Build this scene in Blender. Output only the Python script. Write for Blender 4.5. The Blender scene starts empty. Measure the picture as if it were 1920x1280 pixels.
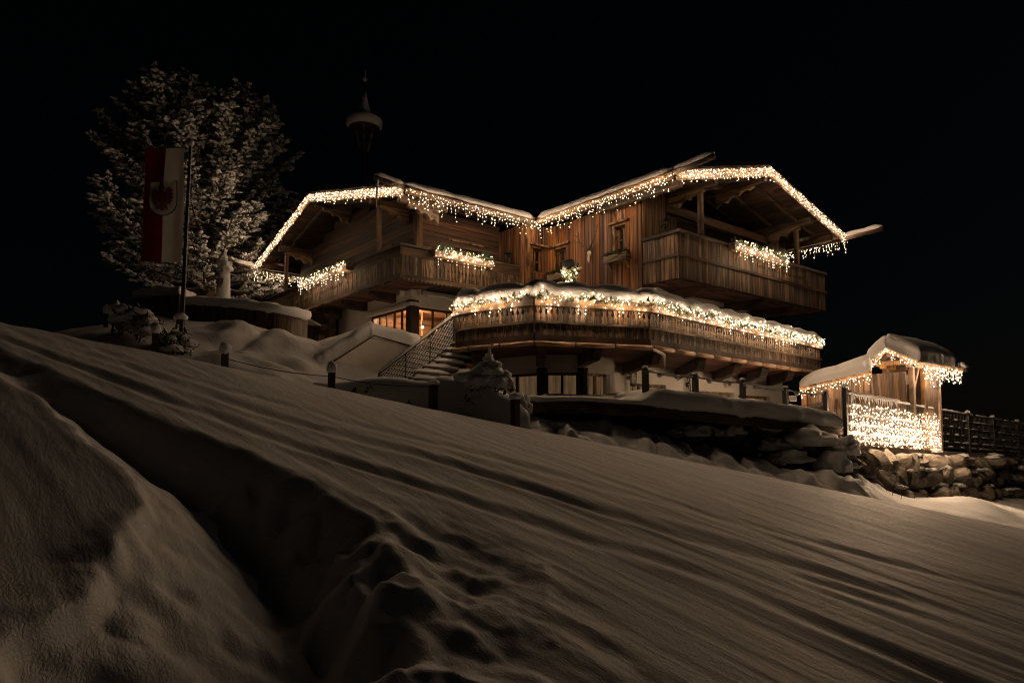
import bpy, math, random
import numpy as np
from mathutils import Vector, Matrix, noise
random.seed(11)
R = math.radians
SC = bpy.context.scene
COL = SC.collection

# ------------------------------------------------------------------ camera, sky, light
# world axes: +X runs along the left wing of the chalet, +Y along the right wing, Z up, eye at the origin
FPX, PIT, SHIFT, TH = 1281.0, R(4.261), 70.152, R(50.612)
cd = bpy.data.cameras.new('camera'); cam = bpy.data.objects.new('camera', cd); COL.objects.link(cam)
cd.sensor_width = 36.0; cd.lens = 36.0 * FPX / 1920.0; cd.shift_y = SHIFT / 1920.0
cd.clip_start = 0.05; cd.clip_end = 2000.0
cam.location = (0, 0, 0); cam.rotation_euler = (math.pi / 2 + PIT, 0, TH - math.pi / 2)
SC.camera = cam

SUN_AZ, SUN_EL = 72.0, 24.0            # degrees to the right of the view, above the horizon
wd = bpy.data.worlds.new('World'); SC.world = wd; wd.use_nodes = True
nt = wd.node_tree; nt.nodes.clear()
sky = nt.nodes.new('ShaderNodeTexSky'); sky.sky_type = 'NISHITA'; sky.sun_disc = False
sky.sun_elevation = R(SUN_EL)
bgn = nt.nodes.new('ShaderNodeBackground'); bgn.inputs['Strength'].default_value = 0.00022
won = nt.nodes.new('ShaderNodeOutputWorld')
nt.links.new(sky.outputs[0], bgn.inputs[0]); nt.links.new(bgn.outputs[0], won.inputs[0])
_va = TH - math.pi / 2 + math.pi / 2            # heading of the view measured from +X
_sa = _va - R(SUN_AZ)
sdir = Vector((math.cos(_sa) * math.cos(R(SUN_EL)), math.sin(_sa) * math.cos(R(SUN_EL)), math.sin(R(SUN_EL))))
sky.sun_rotation = math.atan2(sdir.x, sdir.y)
sl = bpy.data.lights.new('fill_sun', 'SUN'); sl.energy = 0.012; sl.angle = R(0.5); sl.color = (1.0, 0.86, 0.72)  # weak sun added as fill; no moon is visible
so = bpy.data.objects.new('fill_sun', sl); COL.objects.link(so)
so.rotation_euler = (-sdir).to_track_quat('-Z', 'Y').to_euler(); so.location = (30, -10, 40)

SC.view_settings.view_transform = 'Standard'; SC.view_settings.look = 'None'
SC.view_settings.gamma = 1.0; SC.view_settings.exposure = 0.0
SC.cycles.use_denoising = True
try: SC.cycles.denoiser = 'OPENIMAGEDENOISE'
except Exception: pass
SC.cycles.use_light_tree = True
SC.cycles.max_bounces = 5; SC.cycles.diffuse_bounces = 3; SC.cycles.glossy_bounces = 2
SC.cycles.transparent_max_bounces = 8; SC.cycles.sample_clamp_indirect = 2.0; SC.cycles.sample_clamp_direct = 9.0
SC.cycles.filter_width = 1.1
SC.cycles.caustics_reflective = False; SC.cycles.caustics_refractive = False

BULB = 168.0          # radiance of one fairy-light bulb

# ------------------------------------------------------------------ placing
def ray(px, py):
    u = (px - 960) / FPX; v = (640 + SHIFT - py) / FPX
    y = math.cos(PIT) - v * math.sin(PIT); z = math.sin(PIT) + v * math.cos(PIT)
    return Vector((u * math.sin(TH) + y * math.cos(TH), -u * math.cos(TH) + y * math.sin(TH), z)), y
def at(px, py, D):
    r, y = ray(px, py); return r * (D / y)
def on(px, py, a=None, b=None, z=None):
    r, y = ray(px, py)
    t = a / r.x if a is not None else b / r.y if b is not None else z / r.z
    return r * t
def W(x, y, z=0.0):          # right, forward, up  ->  world
    return Vector((x * math.sin(TH) + y * math.cos(TH), -x * math.cos(TH) + y * math.sin(TH), z))
RIGHT, FWD, UP = W(1, 0), W(0, 1), Vector((0, 0, 1))

# ------------------------------------------------------------------ materials
def newmat(name):
    m = bpy.data.materials.new(name); m.use_nodes = True
    t = m.node_tree; b = t.nodes['Principled BSDF']
    return m, t, b
def N(t, kind, **kw):
    n = t.nodes.new(kind)
    for k, v in kw.items(): setattr(n, k, v)
    return n
def wood(name, dark, light, scale, spread=0.45, rough=0.75, bump=0.35, bdist=0.004):
    m, t, b = newmat(name)
    tc = N(t, 'ShaderNodeTexCoord'); oi = N(t, 'ShaderNodeObjectInfo')
    cmb = N(t, 'ShaderNodeVectorMath', operation='SCALE'); cmb.inputs[0].default_value = (37.0, 91.0, 53.0)
    t.links.new(oi.outputs['Random'], cmb.inputs['Scale'])
    mp = N(t, 'ShaderNodeMapping'); mp.inputs['Scale'].default_value = scale
    t.links.new(tc.outputs['Object'], mp.inputs[0]); t.links.new(cmb.outputs[0], mp.inputs['Location'])
    n1 = N(t, 'ShaderNodeTexNoise'); n1.inputs['Scale'].default_value = 1.0; n1.inputs['Detail'].default_value = 7.0
    n1.inputs['Roughness'].default_value = 0.65; n1.inputs['Distortion'].default_value = 0.6
    t.links.new(mp.outputs[0], n1.inputs['Vector'])
    n2 = N(t, 'ShaderNodeTexNoise'); n2.inputs['Scale'].default_value = 0.28; n2.inputs['Detail'].default_value = 3.0
    t.links.new(mp.outputs[0], n2.inputs['Vector'])
    rp = N(t, 'ShaderNodeValToRGB'); e = rp.color_ramp.elements
    e[0].position = 0.40; e[0].color = (*dark, 1); e[1].position = 0.63; e[1].color = (*light, 1)
    mx = N(t, 'ShaderNodeMath', operation='MULTIPLY_ADD'); mx.inputs[1].default_value = 0.55; 
    t.links.new(n2.outputs[0], mx.inputs[0])
    m2 = N(t, 'ShaderNodeMath', operation='MULTIPLY'); m2.inputs[1].default_value = 0.5
    t.links.new(n1.outputs[0], m2.inputs[0]); t.links.new(m2.outputs[0], mx.inputs[2])
    t.links.new(mx.outputs[0], rp.inputs[0])
    n3 = N(t, 'ShaderNodeTexNoise'); n3.inputs['Scale'].default_value = 0.55; n3.inputs['Detail'].default_value = 4.0; n3.inputs['Distortion'].default_value = 1.2
    t.links.new(mp.outputs[0], n3.inputs['Vector'])
    r3 = N(t, 'ShaderNodeMapRange'); r3.inputs['From Min'].default_value = 0.38; r3.inputs['From Max'].default_value = 0.56; r3.inputs['To Min'].default_value = 0.16; r3.inputs['To Max'].default_value = 1.0
    t.links.new(n3.outputs[0], r3.inputs['Value'])
    stn = N(t, 'ShaderNodeMix', data_type='RGBA', blend_type='MULTIPLY'); stn.inputs[0].default_value = 1.0
    t.links.new(r3.outputs[0], stn.inputs[7])
    hs = N(t, 'ShaderNodeHueSaturation')
    vr = N(t, 'ShaderNodeMapRange'); vr.inputs['To Min'].default_value = 1 - spread; vr.inputs['To Max'].default_value = 1 + spread
    t.links.new(oi.outputs['Random'], vr.inputs['Value']); t.links.new(vr.outputs[0], hs.inputs['Value'])
    sr = N(t, 'ShaderNodeMath', operation='FRACT'); sm = N(t, 'ShaderNodeMath', operation='MULTIPLY'); sm.inputs[1].default_value = 7.31
    t.links.new(oi.outputs['Random'], sm.inputs[0]); t.links.new(sm.outputs[0], sr.inputs[0])
    s2 = N(t, 'ShaderNodeMapRange'); s2.inputs['To Min'].default_value = 0.75; s2.inputs['To Max'].default_value = 1.2
    t.links.new(sr.outputs[0], s2.inputs['Value']); t.links.new(s2.outputs[0], hs.inputs['Saturation'])
    t.links.new(rp.outputs[0], stn.inputs[6]); t.links.new(stn.outputs[2], hs.inputs['Color']); t.links.new(hs.outputs[0], b.inputs['Base Color'])
    bp = N(t, 'ShaderNodeBump'); bp.inputs['Strength'].default_value = bump; bp.inputs['Distance'].default_value = bdist * 4
    t.links.new(n1.outputs[0], bp.inputs['Height']); t.links.new(bp.outputs[0], b.inputs['Normal'])
    b.inputs['Roughness'].default_value = rough
    return m
def noisy(name, c1, c2, scale=4.0, rough=0.8, bump=0.2, bdist=0.02, metallic=0.0, detail=6.0, vec=(1, 1, 1)):
    m, t, b = newmat(name)
    tc = N(t, 'ShaderNodeTexCoord'); mp = N(t, 'ShaderNodeMapping'); mp.inputs['Scale'].default_value = vec
    t.links.new(tc.outputs['Object'], mp.inputs[0])
    n1 = N(t, 'ShaderNodeTexNoise'); n1.inputs['Scale'].default_value = scale; n1.inputs['Detail'].default_value = detail
    t.links.new(mp.outputs[0], n1.inputs['Vector'])
    rp = N(t, 'ShaderNodeValToRGB'); e = rp.color_ramp.elements
    e[0].position = 0.3; e[0].color = (*c1, 1); e[1].position = 0.7; e[1].color = (*c2, 1)
    t.links.new(n1.outputs[0], rp.inputs[0]); t.links.new(rp.outputs[0], b.inputs['Base Color'])
    bp = N(t, 'ShaderNodeBump'); bp.inputs['Strength'].default_value = bump; bp.inputs['Distance'].default_value = bdist
    t.links.new(n1.outputs[0], bp.inputs['Height']); t.links.new(bp.outputs[0], b.inputs['Normal'])
    b.inputs['Roughness'].default_value = rough; b.inputs['Metallic'].default_value = metallic
    return m
def snowmat(name, streak=False):
    m, t, b = newmat(name)
    tc = N(t, 'ShaderNodeTexCoord'); geo = N(t, 'ShaderNodeNewGeometry')
    n1 = N(t, 'ShaderNodeTexNoise'); n1.inputs['Scale'].default_value = 30.0; n1.inputs['Detail'].default_value = 5.0; n1.inputs['Roughness'].default_value = 0.7
    t.links.new(geo.outputs['Position'], n1.inputs['Vector'])
    b1 = N(t, 'ShaderNodeBump'); b1.inputs['Strength'].default_value = 0.35 if streak else 0.6; b1.inputs['Distance'].default_value = 0.010 if streak else 0.03
    t.links.new(n1.outputs[0], b1.inputs['Height'])
    last = b1
    if streak:
        mp = N(t, 'ShaderNodeMapping'); mp.inputs['Scale'].default_value = (5.5, 0.32, 5.5)
        t.links.new(geo.outputs['Position'], mp.inputs[0])
        n2 = N(t, 'ShaderNodeTexNoise'); n2.inputs['Scale'].default_value = 1.0; n2.inputs['Detail'].default_value = 6.0; n2.inputs['Roughness'].default_value = 0.62
        t.links.new(mp.outputs[0], n2.inputs['Vector'])
        b2 = N(t, 'ShaderNodeBump'); b2.inputs['Strength'].default_value = 0.5; b2.inputs['Distance'].default_value = 0.04
        t.links.new(n2.outputs[0], b2.inputs['Height']); t.links.new(b1.outputs[0], b2.inputs['Normal'])
        n3 = N(t, 'ShaderNodeTexNoise'); n3.inputs['Scale'].default_value = 1.0; n3.inputs['Roughness'].default_value = 0.7; n3.inputs['Detail'].default_value = 2.0
        mp3 = N(t, 'ShaderNodeMapping'); mp3.inputs['Scale'].default_value = (95, 45, 95); t.links.new(geo.outputs['Position'], mp3.inputs[0])
        t.links.new(mp3.outputs[0], n3.inputs['Vector'])
        b3 = N(t, 'ShaderNodeBump'); b3.inputs['Strength'].default_value = 0.6; b3.inputs['Distance'].default_value = 0.009
        t.links.new(n3.outputs[0], b3.inputs['Height']); t.links.new(b2.outputs[0], b3.inputs['Normal'])
        last = b3
    t.links.new(last.outputs[0], b.inputs['Normal'])
    b.inputs['Base Color'].default_value = (0.62, 0.62, 0.63, 1) if streak else (0.74, 0.74, 0.75, 1); b.inputs['Roughness'].default_value = 0.7
    b.inputs['Specular IOR Level'].default_value = 0.2
    return m
def plain(name, col, rough=0.6, metallic=0.0):
    m, t, b = newmat(name); b.inputs['Base Color'].default_value = (*col, 1)
    b.inputs['Roughness'].default_value = rough; b.inputs['Metallic'].default_value = metallic
    return m
def emit(name, col, s):
    m, t, b = newmat(name); t.nodes.remove(b)
    e = N(t, 'ShaderNodeEmission'); e.inputs[0].default_value = (*col, 1); e.inputs[1].default_value = s
    t.links.new(e.outputs[0], t.nodes['Material Output'].inputs[0]); return m
def glassmat(name):
    m, t, b = newmat(name); t.nodes.remove(b)
    tr = N(t, 'ShaderNodeBsdfTransparent'); tr.inputs[0].default_value = (0.9, 0.9, 0.88, 1)
    gl = N(t, 'ShaderNodeBsdfGlossy'); gl.inputs['Roughness'].default_value = 0.03
    fr = N(t, 'ShaderNodeFresnel'); fr.inputs[0].default_value = 1.6
    mx = N(t, 'ShaderNodeMixShader')
    ge = N(t, 'ShaderNodeNewGeometry'); iv = N(t, 'ShaderNodeMath', operation='SUBTRACT'); iv.inputs[0].default_value = 1.0; ml = N(t, 'ShaderNodeMath', operation='MULTIPLY')
    t.links.new(ge.outputs['Backfacing'], iv.inputs[1]); t.links.new(iv.outputs[0], ml.inputs[0]); t.links.new(fr.outputs[0], ml.inputs[1])
    t.links.new(ml.outputs[0], mx.inputs[0]); t.links.new(tr.outputs[0], mx.inputs[1]); t.links.new(gl.outputs[0], mx.inputs[2])
    t.links.new(mx.outputs[0], t.nodes['Material Output'].inputs[0]); return m

M = {}
M['wallboard'] = wood('sunburnt_board', (0.028, 0.010, 0.005), (0.38, 0.165, 0.065), (5.0, 2.0, 2.2), 0.55)
M['greyboard'] = wood('weathered_board', (0.022, 0.013, 0.008), (0.24, 0.15, 0.083), (5.0, 2.0, 2.0), 0.6)
M['plank'] = wood('wall_plank', (0.045, 0.018, 0.008), (0.21, 0.095, 0.042), (1.6, 2.0, 5.0), 0.3)
M['beamx'] = wood('beam_along_x', (0.028, 0.015, 0.009), (0.13, 0.077, 0.043), (0.8, 7.0, 7.0), 0.25)
M['beamy'] = wood('beam_along_y', (0.028, 0.015, 0.009), (0.13, 0.077, 0.043), (7.0, 0.8, 7.0), 0.25)
M['beamz'] = wood('beam_upright', (0.04, 0.02, 0.011), (0.20, 0.115, 0.06), (7.0, 7.0, 0.8), 0.25)
M['railwood'] = wood('rail_wood', (0.09, 0.055, 0.03), (0.30, 0.20, 0.12), (2.0, 2.0, 8.0), 0.2)
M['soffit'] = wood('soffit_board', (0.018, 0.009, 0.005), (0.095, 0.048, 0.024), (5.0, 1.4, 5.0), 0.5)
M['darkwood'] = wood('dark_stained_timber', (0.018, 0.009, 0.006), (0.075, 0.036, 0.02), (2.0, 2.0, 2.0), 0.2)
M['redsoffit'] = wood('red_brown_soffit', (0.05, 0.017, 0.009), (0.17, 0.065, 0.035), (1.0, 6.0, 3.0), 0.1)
M['frame'] = wood('window_timber', (0.14, 0.075, 0.032), (0.34, 0.19, 0.085), (8.0, 8.0, 3.0), 0.15)
M['hutwood'] = wood('hut_board', (0.06, 0.032, 0.015), (0.18, 0.105, 0.055), (5.0, 2.0, 2.0), 0.2)
M['tubwood'] = wood('tub_stave', (0.07, 0.04, 0.02), (0.17, 0.105, 0.06), (3.0, 2.0, 2.0), 0.2)
M['pinepanel'] = wood('pine_panelling', (0.30, 0.165, 0.085), (0.55, 0.33, 0.18), (0.8, 0.8, 5.0), 0.1)
M['render'] = noisy('lime_render', (0.60, 0.56, 0.50), (0.72, 0.68, 0.62), 1.6, 0.9, 0.25, 0.01)
M['snow'] = snowmat('snow'); M['snowground'] = snowmat('snow_slope', True)
M['iron'] = noisy('black_iron', (0.010, 0.010, 0.011), (0.022, 0.021, 0.02), 20, 0.5, 0.2, 0.002)
M['wire'] = plain('cable', (0.10, 0.075, 0.05), 0.6)
M['copper'] = noisy('copper_gutter', (0.20, 0.11, 0.06), (0.36, 0.21, 0.12), 5, 0.45, 0.1, 0.003, 0.3)
M['needle'] = noisy('fir_green', (0.012, 0.022, 0.008), (0.05, 0.07, 0.025), 9, 0.7, 0.0)
M['pine'] = noisy('pine_needle', (0.014, 0.020, 0.010), (0.04, 0.048, 0.022), 3, 0.8, 0.0)
M['bark'] = noisy('bark', (0.035, 0.022, 0.014), (0.11, 0.075, 0.05), 5, 0.9, 0.7, 0.03, vec=(4, 4, 1))
M['stone'] = noisy('boulder', (0.04, 0.033, 0.026), (0.22, 0.185, 0.145), 2.6, 0.85, 0.9, 0.05, detail=9)
M['concrete'] = noisy('concrete', (0.12, 0.105, 0.09), (0.24, 0.21, 0.18), 2.0, 0.9, 0.4, 0.02)
M['shutter'] = plain('green_shutter', (0.035, 0.06, 0.035), 0.6)
M['red'] = noisy('red_cloth', (0.16, 0.006, 0.012), (0.22, 0.010, 0.018), 3, 0.9, 0.1, 0.01)
M['white'] = noisy('white_cloth', (0.62, 0.60, 0.56), (0.72, 0.70, 0.66), 3, 0.9, 0.1, 0.01)
def translucent(m, f=0.5):
    t = m.node_tree; b = t.nodes['Principled BSDF']; tl = N(t, 'ShaderNodeBsdfTranslucent'); mx = N(t, 'ShaderNodeMixShader'); mx.inputs[0].default_value = f
    t.links.new(b.inputs['Base Color'].links[0].from_socket, tl.inputs[0]); t.links.new(b.outputs[0], mx.inputs[1]); t.links.new(tl.outputs[0], mx.inputs[2]); t.links.new(mx.outputs[0], t.nodes['Material Output'].inputs[0])
translucent(M['red']); translucent(M['white'])
M['crest'] = plain('crest_red', (0.09, 0.008, 0.010), 0.9)
M['black'] = plain('crest_black', (0.012, 0.010, 0.010), 0.9)
M['blue'] = noisy('blue_tarpaulin', (0.015, 0.03, 0.10), (0.03, 0.055, 0.17), 6, 0.5, 0.3, 0.01)
M['bone'] = noisy('bone', (0.42, 0.36, 0.28), (0.62, 0.56, 0.46), 12, 0.7, 0.3, 0.01)
M['whitebox'] = noisy('white_metal', (0.55, 0.53, 0.5), (0.65, 0.62, 0.58), 2, 0.5, 0.0)
M['glass'] = glassmat('window_glass')
M['curtain'] = noisy('curtain', (0.30, 0.25, 0.19), (0.42, 0.36, 0.28), 3, 0.95, 0.3, 0.02, vec=(8, 8, 0.5))
M['dark'] = plain('unlit_room', (0.03, 0.024, 0.02), 0.9)  # near-black colour stands in for the darkness behind windows and walls
M['bulb'] = emit('warm_bulb', (1.0, 0.67, 0.405), BULB)
M['bulb_bright'] = emit('warm_bulb_bright', (1.0, 0.67, 0.405), BULB * 1.9)
M['selflit'] = noisy('self_lit_curtain', (0.14, 0.11, 0.08), (0.44, 0.38, 0.30), 2.2, 0.95, 0.3, 0.02, vec=(8, 8, 0.5))  # room light and folds put into colour and glow; no lamp behind
_b = M['selflit'].node_tree.nodes['Principled BSDF']; _t = M['selflit'].node_tree; _mx = N(_t, 'ShaderNodeMix', data_type='RGBA', blend_type='MULTIPLY'); _mx.inputs[0].default_value = 1.0; _mx.inputs[7].default_value = (1.0, 0.72, 0.46, 1)
_t.links.new(_b.inputs['Base Color'].links[0].from_socket, _mx.inputs[6]); _t.links.new(_mx.outputs[2], _b.inputs['Emission Color']); _b.inputs['Emission Strength'].default_value = 0.32
M['lamp'] = emit('lamp_glow', (1.0, 0.72, 0.46), 55.0)
M['lampsoft'] = emit('room_lamp_glow', (1.0, 0.64, 0.40), 560.0)
M['ice'] = plain('ice', (0.6, 0.6, 0.6), 0.15)

# ------------------------------------------------------------------ mesh building
WLOC = {}
class MB:
    def __init__(s): s.v = []; s.f = []
    def add(s, vs, fs):
        o = len(s.v); s.v += [tuple(p) for p in vs]; s.f += [tuple(i + o for i in f) for f in fs]; return s
    def box(s, x0, x1, y0, y1, z0, z1):
        vs = [(x0,y0,z0),(x1,y0,z0),(x1,y1,z0),(x0,y1,z0),(x0,y0,z1),(x1,y0,z1),(x1,y1,z1),(x0,y1,z1)]
        return s.add(vs, BOXF)
    def beam(s, p0, p1, w, h, up=UP, taper=1.0):
        p0 = Vector(p0); p1 = Vector(p1); d = (p1 - p0).normalized()
        if abs(d.dot(up)) > .99: up = Vector((0, 1, 0))
        x = d.cross(up).normalized(); u = x.cross(d).normalized()
        vs = []
        for p, k in ((p0, 1.0), (p1, taper)):
            for sx, su in ((-1,-1),(1,-1),(1,1),(-1,1)): vs.append(p + x * (sx * w * k / 2) + u * (su * h * k / 2))
        return s.add(vs, [(0,1,2,3),(7,6,5,4),(0,4,5,1),(1,5,6,2),(2,6,7,3),(3,7,4,0)])
    def obox(s, c, ax, ay, az):          # centre and three half vectors
        c = Vector(c); vs = [c + ax*i + ay*j + az*k for k in (-1,1) for i, j in ((-1,-1),(1,-1),(1,1),(-1,1))]
        return s.add(vs, BOXF)
    def prism(s, pts, vec):
        n = len(pts); vec = Vector(vec); pts = [Vector(p) for p in pts]
        return s.add(pts + [p + vec for p in pts], [tuple(range(n))[::-1], tuple(range(n, 2*n))] + [(i, (i+1) % n, n + (i+1) % n, n + i) for i in range(n)])
    def tube(s, pts, rad, n=6):
        pts = [Vector(p) for p in pts]
        if not isinstance(rad, (list, tuple)): rad = [rad] * len(pts)
        vs = []; k = len(pts)
        for i, p in enumerate(pts):
            d = (pts[min(i+1, k-1)] - pts[max(i-1, 0)])
            if d.length < 1e-9: d = Vector((0, 0, 1))
            d.normalize(); ref = UP if abs(d.z) < 0.92 else Vector((1, 0, 0))
            x = d.cross(ref).normalized(); y = x.cross(d)
            for j in range(n):
                a = 2 * math.pi * j / n; vs.append(p + (x * math.cos(a) + y * math.sin(a)) * rad[i])
        fs = [(i*n + j, i*n + (j+1) % n, (i+1)*n + (j+1) % n, (i+1)*n + j) for i in range(k-1) for j in range(n)]
        fs += [tuple(range(n))[::-1], tuple(range((k-1)*n, k*n))]
        return s.add(vs, fs)
    def octa(s, c, r, rx=1.0):
        x, y, z = c
        return s.add([(x+r,y,z),(x-r,y,z),(x,y+r,z),(x,y-r,z),(x,y,z+r*1.15),(x,y,z-r*1.15)], OCTF)
    def blob(s, c, rx, ry, rz, seed=0, amp=0.15, freq=1.3, flat=None, lev=1, ang=0.0):
        vs, fs = ICO[lev]; c = Vector(c); out = []
        ca, sa = math.cos(ang), math.sin(ang)
        for p in vs:
            k = 1 + amp * noise.noise(Vector(p) * freq + Vector((seed * 3.7, seed * 1.3, seed * 2.1)))
            q = Vector((p[0]*rx, p[1]*ry, p[2]*rz)) * k
            if flat is not None and q.z < -flat * rz: q.z = -flat * rz
            out.append(c + Vector((q.x*ca - q.y*sa, q.x*sa + q.y*ca, q.z)))
        return s.add(out, fs)
    def lathe(s, c, prof, n=16):
        c = Vector(c); vs = []
        for r, z in prof:
            for j in range(n):
                a = 2 * math.pi * j / n; vs.append(c + Vector((r * math.cos(a), r * math.sin(a), z)))
        k = len(prof)
        fs = [(i*n + j, i*n + (j+1) % n, (i+1)*n + (j+1) % n, (i+1)*n + j) for i in range(k-1) for j in range(n)]
        fs += [tuple(range(n))[::-1], tuple(range((k-1)*n, k*n))]
        return s.add(vs, fs)
    def mesh(s, name):
        me = bpy.data.meshes.new(name); me.from_pydata(s.v, [], s.f); me.update(); return me
    def build(s, name, mat, parent=None, smooth=False):
        a = np.array([tuple(p) for p in s.v], dtype=float); lo = a.min(0); hi = a.max(0)
        org = Vector(((lo[0]+hi[0])/2, (lo[1]+hi[1])/2, lo[2]))
        me = bpy.data.meshes.new(name)
        me.from_pydata([tuple(p) for p in (a - np.array(org))], [], s.f); me.update()
        if smooth: me.polygons.foreach_set('use_smooth', [True] * len(me.polygons))
        me.materials.append(M[mat] if isinstance(mat, str) else mat)
        return link(name, me, org, parent)
BOXF = [(3,2,1,0),(4,5,6,7),(0,1,5,4),(1,2,6,5),(2,3,7,6),(3,0,4,7)]
OCTF = [(0,2,4),(2,1,4),(1,3,4),(3,0,4),(2,0,5),(1,2,5),(3,1,5),(0,3,5)]
def _ico(lev):
    t = (1 + 5 ** .5) / 2
    v = [Vector(p).normalized() for p in [(-1,t,0),(1,t,0),(-1,-t,0),(1,-t,0),(0,-1,t),(0,1,t),(0,-1,-t),(0,1,-t),(t,0,-1),(t,0,1),(-t,0,-1),(-t,0,1)]]
    f = [(0,11,5),(0,5,1),(0,1,7),(0,7,10),(0,10,11),(1,5,9),(5,11,4),(11,10,2),(10,7,6),(7,1,8),(3,9,4),(3,4,2),(3,2,6),(3,6,8),(3,8,9),(4,9,5),(2,4,11),(6,2,10),(8,6,7),(9,8,1)]
    for _ in range(lev):
        c = {}; nf = []
        def mid(i, j):
            k = (min(i,j), max(i,j))
            if k not in c: v.append(((v[i]+v[j])/2).normalized()); c[k] = len(v)-1
            return c[k]
        for a, b, d in f:
            x, y, z = mid(a,b), mid(b,d), mid(d,a); nf += [(a,x,z),(b,y,x),(d,z,y),(x,y,z)]
        f = nf
    return [tuple(p) for p in v], f
ICO = {k: _ico(k) for k in range(4)}

def link(name, me, org, parent=None, rotz=0.0, scale=None):
    o = bpy.data.objects.new(name, me); COL.objects.link(o)
    org = Vector(org); WLOC[o.name] = org
    if parent is not None:
        o.parent = parent; o.location = org - WLOC[parent.name]
    else: o.location = org
    o.rotation_euler = (0, 0, rotz)
    if scale is not None: o.scale = scale
    return o
def tag(o, label, cat, group=None, kind=None):
    o['label'] = label; o['category'] = cat
    if group: o['group'] = group
    if kind: o['kind'] = kind
    return o
def thing(name, label, cat, loc, group=None):
    return tag(link(name, None, loc), label, cat, group)
def part(name, parent, label=None, kind=None):      # an Empty that stands for a part and carries its pieces
    o = link(name, None, WLOC[parent.name], parent)
    return o

# unit boards: x -0.5..0.5 wide, y 0..1 deep (front at 0), z 0..1 tall
def unit_board(name, mat):
    me = MB().box(-.5, .5, 0, 1, 0, 1).mesh(name); me.materials.append(M[mat]); return me
def notched_board(name, mat, W_, H_, zt, zd, hw=0.026, hh=0.085, dd=0.014):
    # board outline with half a teardrop and half a dot cut from each long edge
    def side(sg):
        e = [(0, 0), (0, zd - dd), (-dd * .8, zd), (0, zd + dd), (0, zt - hh * .45), (-hw * .75, zt - hh * .36), (-hw, zt - hh * .12), (-hw * .75, zt + hh * .12), (-hw * .25, zt + hh * .42), (0, zt + hh * .75), (0, H_)]
        return [((W_ / 2 + dx) * sg, z) for dx, z in e]
    r = side(1); l = side(-1)[::-1]
    pts = [((x / W_), 0.0, z / H_) for x, z in r + l]
    mb = MB(); n = len(pts); k = len(r)
    vs = [(x, 0, z) for x, _, z in pts] + [(x, 1, z) for x, _, z in pts]
    fs = [(i, (i+1) % n, n + (i+1) % n, n + i) for i in range(n)]
    for i in range(k - 1):                                        # strips between the two long edges
        a, b2, c, d = i, i + 1, n - 2 - i, n - 1 - i
        fs += [(a, d, c, b2)[::-1], (n + a, n + d, n + c, n + b2)]
    mb.add(vs, fs); me = mb.mesh(name); me.materials.append(M[mat]); return me
UB = {k: unit_board('board_' + k, k) for k in ('wallboard', 'greyboard', 'hutwood', 'tubwood', 'plank', 'soffit', 'darkwood')}

def boards(parent, name, p0, p1, z0, z1, w, th, mat='wallboard', mesh=None, openings=(), gap=0.014, jit=0.016, alt=None, zj=0.0):
    """upright boards from p0 to p1 (as seen left to right from outside); openings: (s0, s1, za, zb)"""
    p0 = Vector((p0[0], p0[1], 0)); p1 = Vector((p1[0], p1[1], 0)); d = p1 - p0; L = d.length; d.normalize()
    rz = math.atan2(d.y, d.x); out = Vector((d.y, -d.x, 0)); n = max(1, round(L / w)); s = 0.0; ws = [w * random.uniform(.82, 1.18) for _ in range(n)]
    if mesh is not None: ws = [1.0] * n
    k = L / sum(ws); ws = [x * k for x in ws]
    for i, bw in enumerate(ws):
        c = s + bw / 2; j = random.uniform(0, jit)
        zt = z1(c) if callable(z1) else z1
        segs = [(z0, zt)]
        for (s0, s1, za, zb) in openings:
            if c + bw * .3 > s0 and c - bw * .3 < s1:
                segs = [q for a, b in segs for q in ((a, min(b, za)), (max(a, zb), b)) if q[1] - q[0] > 0.02]
        for a, b in segs:
            me = mesh or UB[mat]
            if alt is not None and alt(c): me = UB[mat]
            p = p0 + d * c + out * (th + j); e = random.uniform(-zj, zj)
            link(name, me, (p.x, p.y, a + e), parent, rz, (bw - gap, th + j, b - a))
        s += bw
def planks(parent, name, p0, p1, z0, z1, h, th, mat='plank', openings=(), jit=0.015, slope=None):
    """horizontal planks on an upright wall"""
    p0 = Vector((p0[0], p0[1], 0)); p1 = Vector((p1[0], p1[1], 0)); d = p1 - p0; L = d.length; d.normalize()
    rz = math.atan2(d.y, d.x); out = Vector((d.y, -d.x, 0)); n = max(1, round((z1 - z0) / h)); hh = (z1 - z0) / n
    for i in range(n):
        za = z0 + i * hh; zm = za + hh / 2; segs = [(0, L)]
        if slope: segs = [slope(zm)]
        for (s0, s1, a, b) in openings:
            if zm > a and zm < b: segs = [q for u, v in segs for q in ((u, min(v, s0)), (max(u, s1), v)) if q[1] - q[0] > .03]
        for u, v in segs:
            if v - u < .05: continue
            j = random.uniform(0, jit); p = p0 + d * ((u + v) / 2) + out * (th + j)
            link(name, UB[mat], (p.x, p.y, za), parent, rz, (v - u, th + j, hh - .008))
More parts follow.
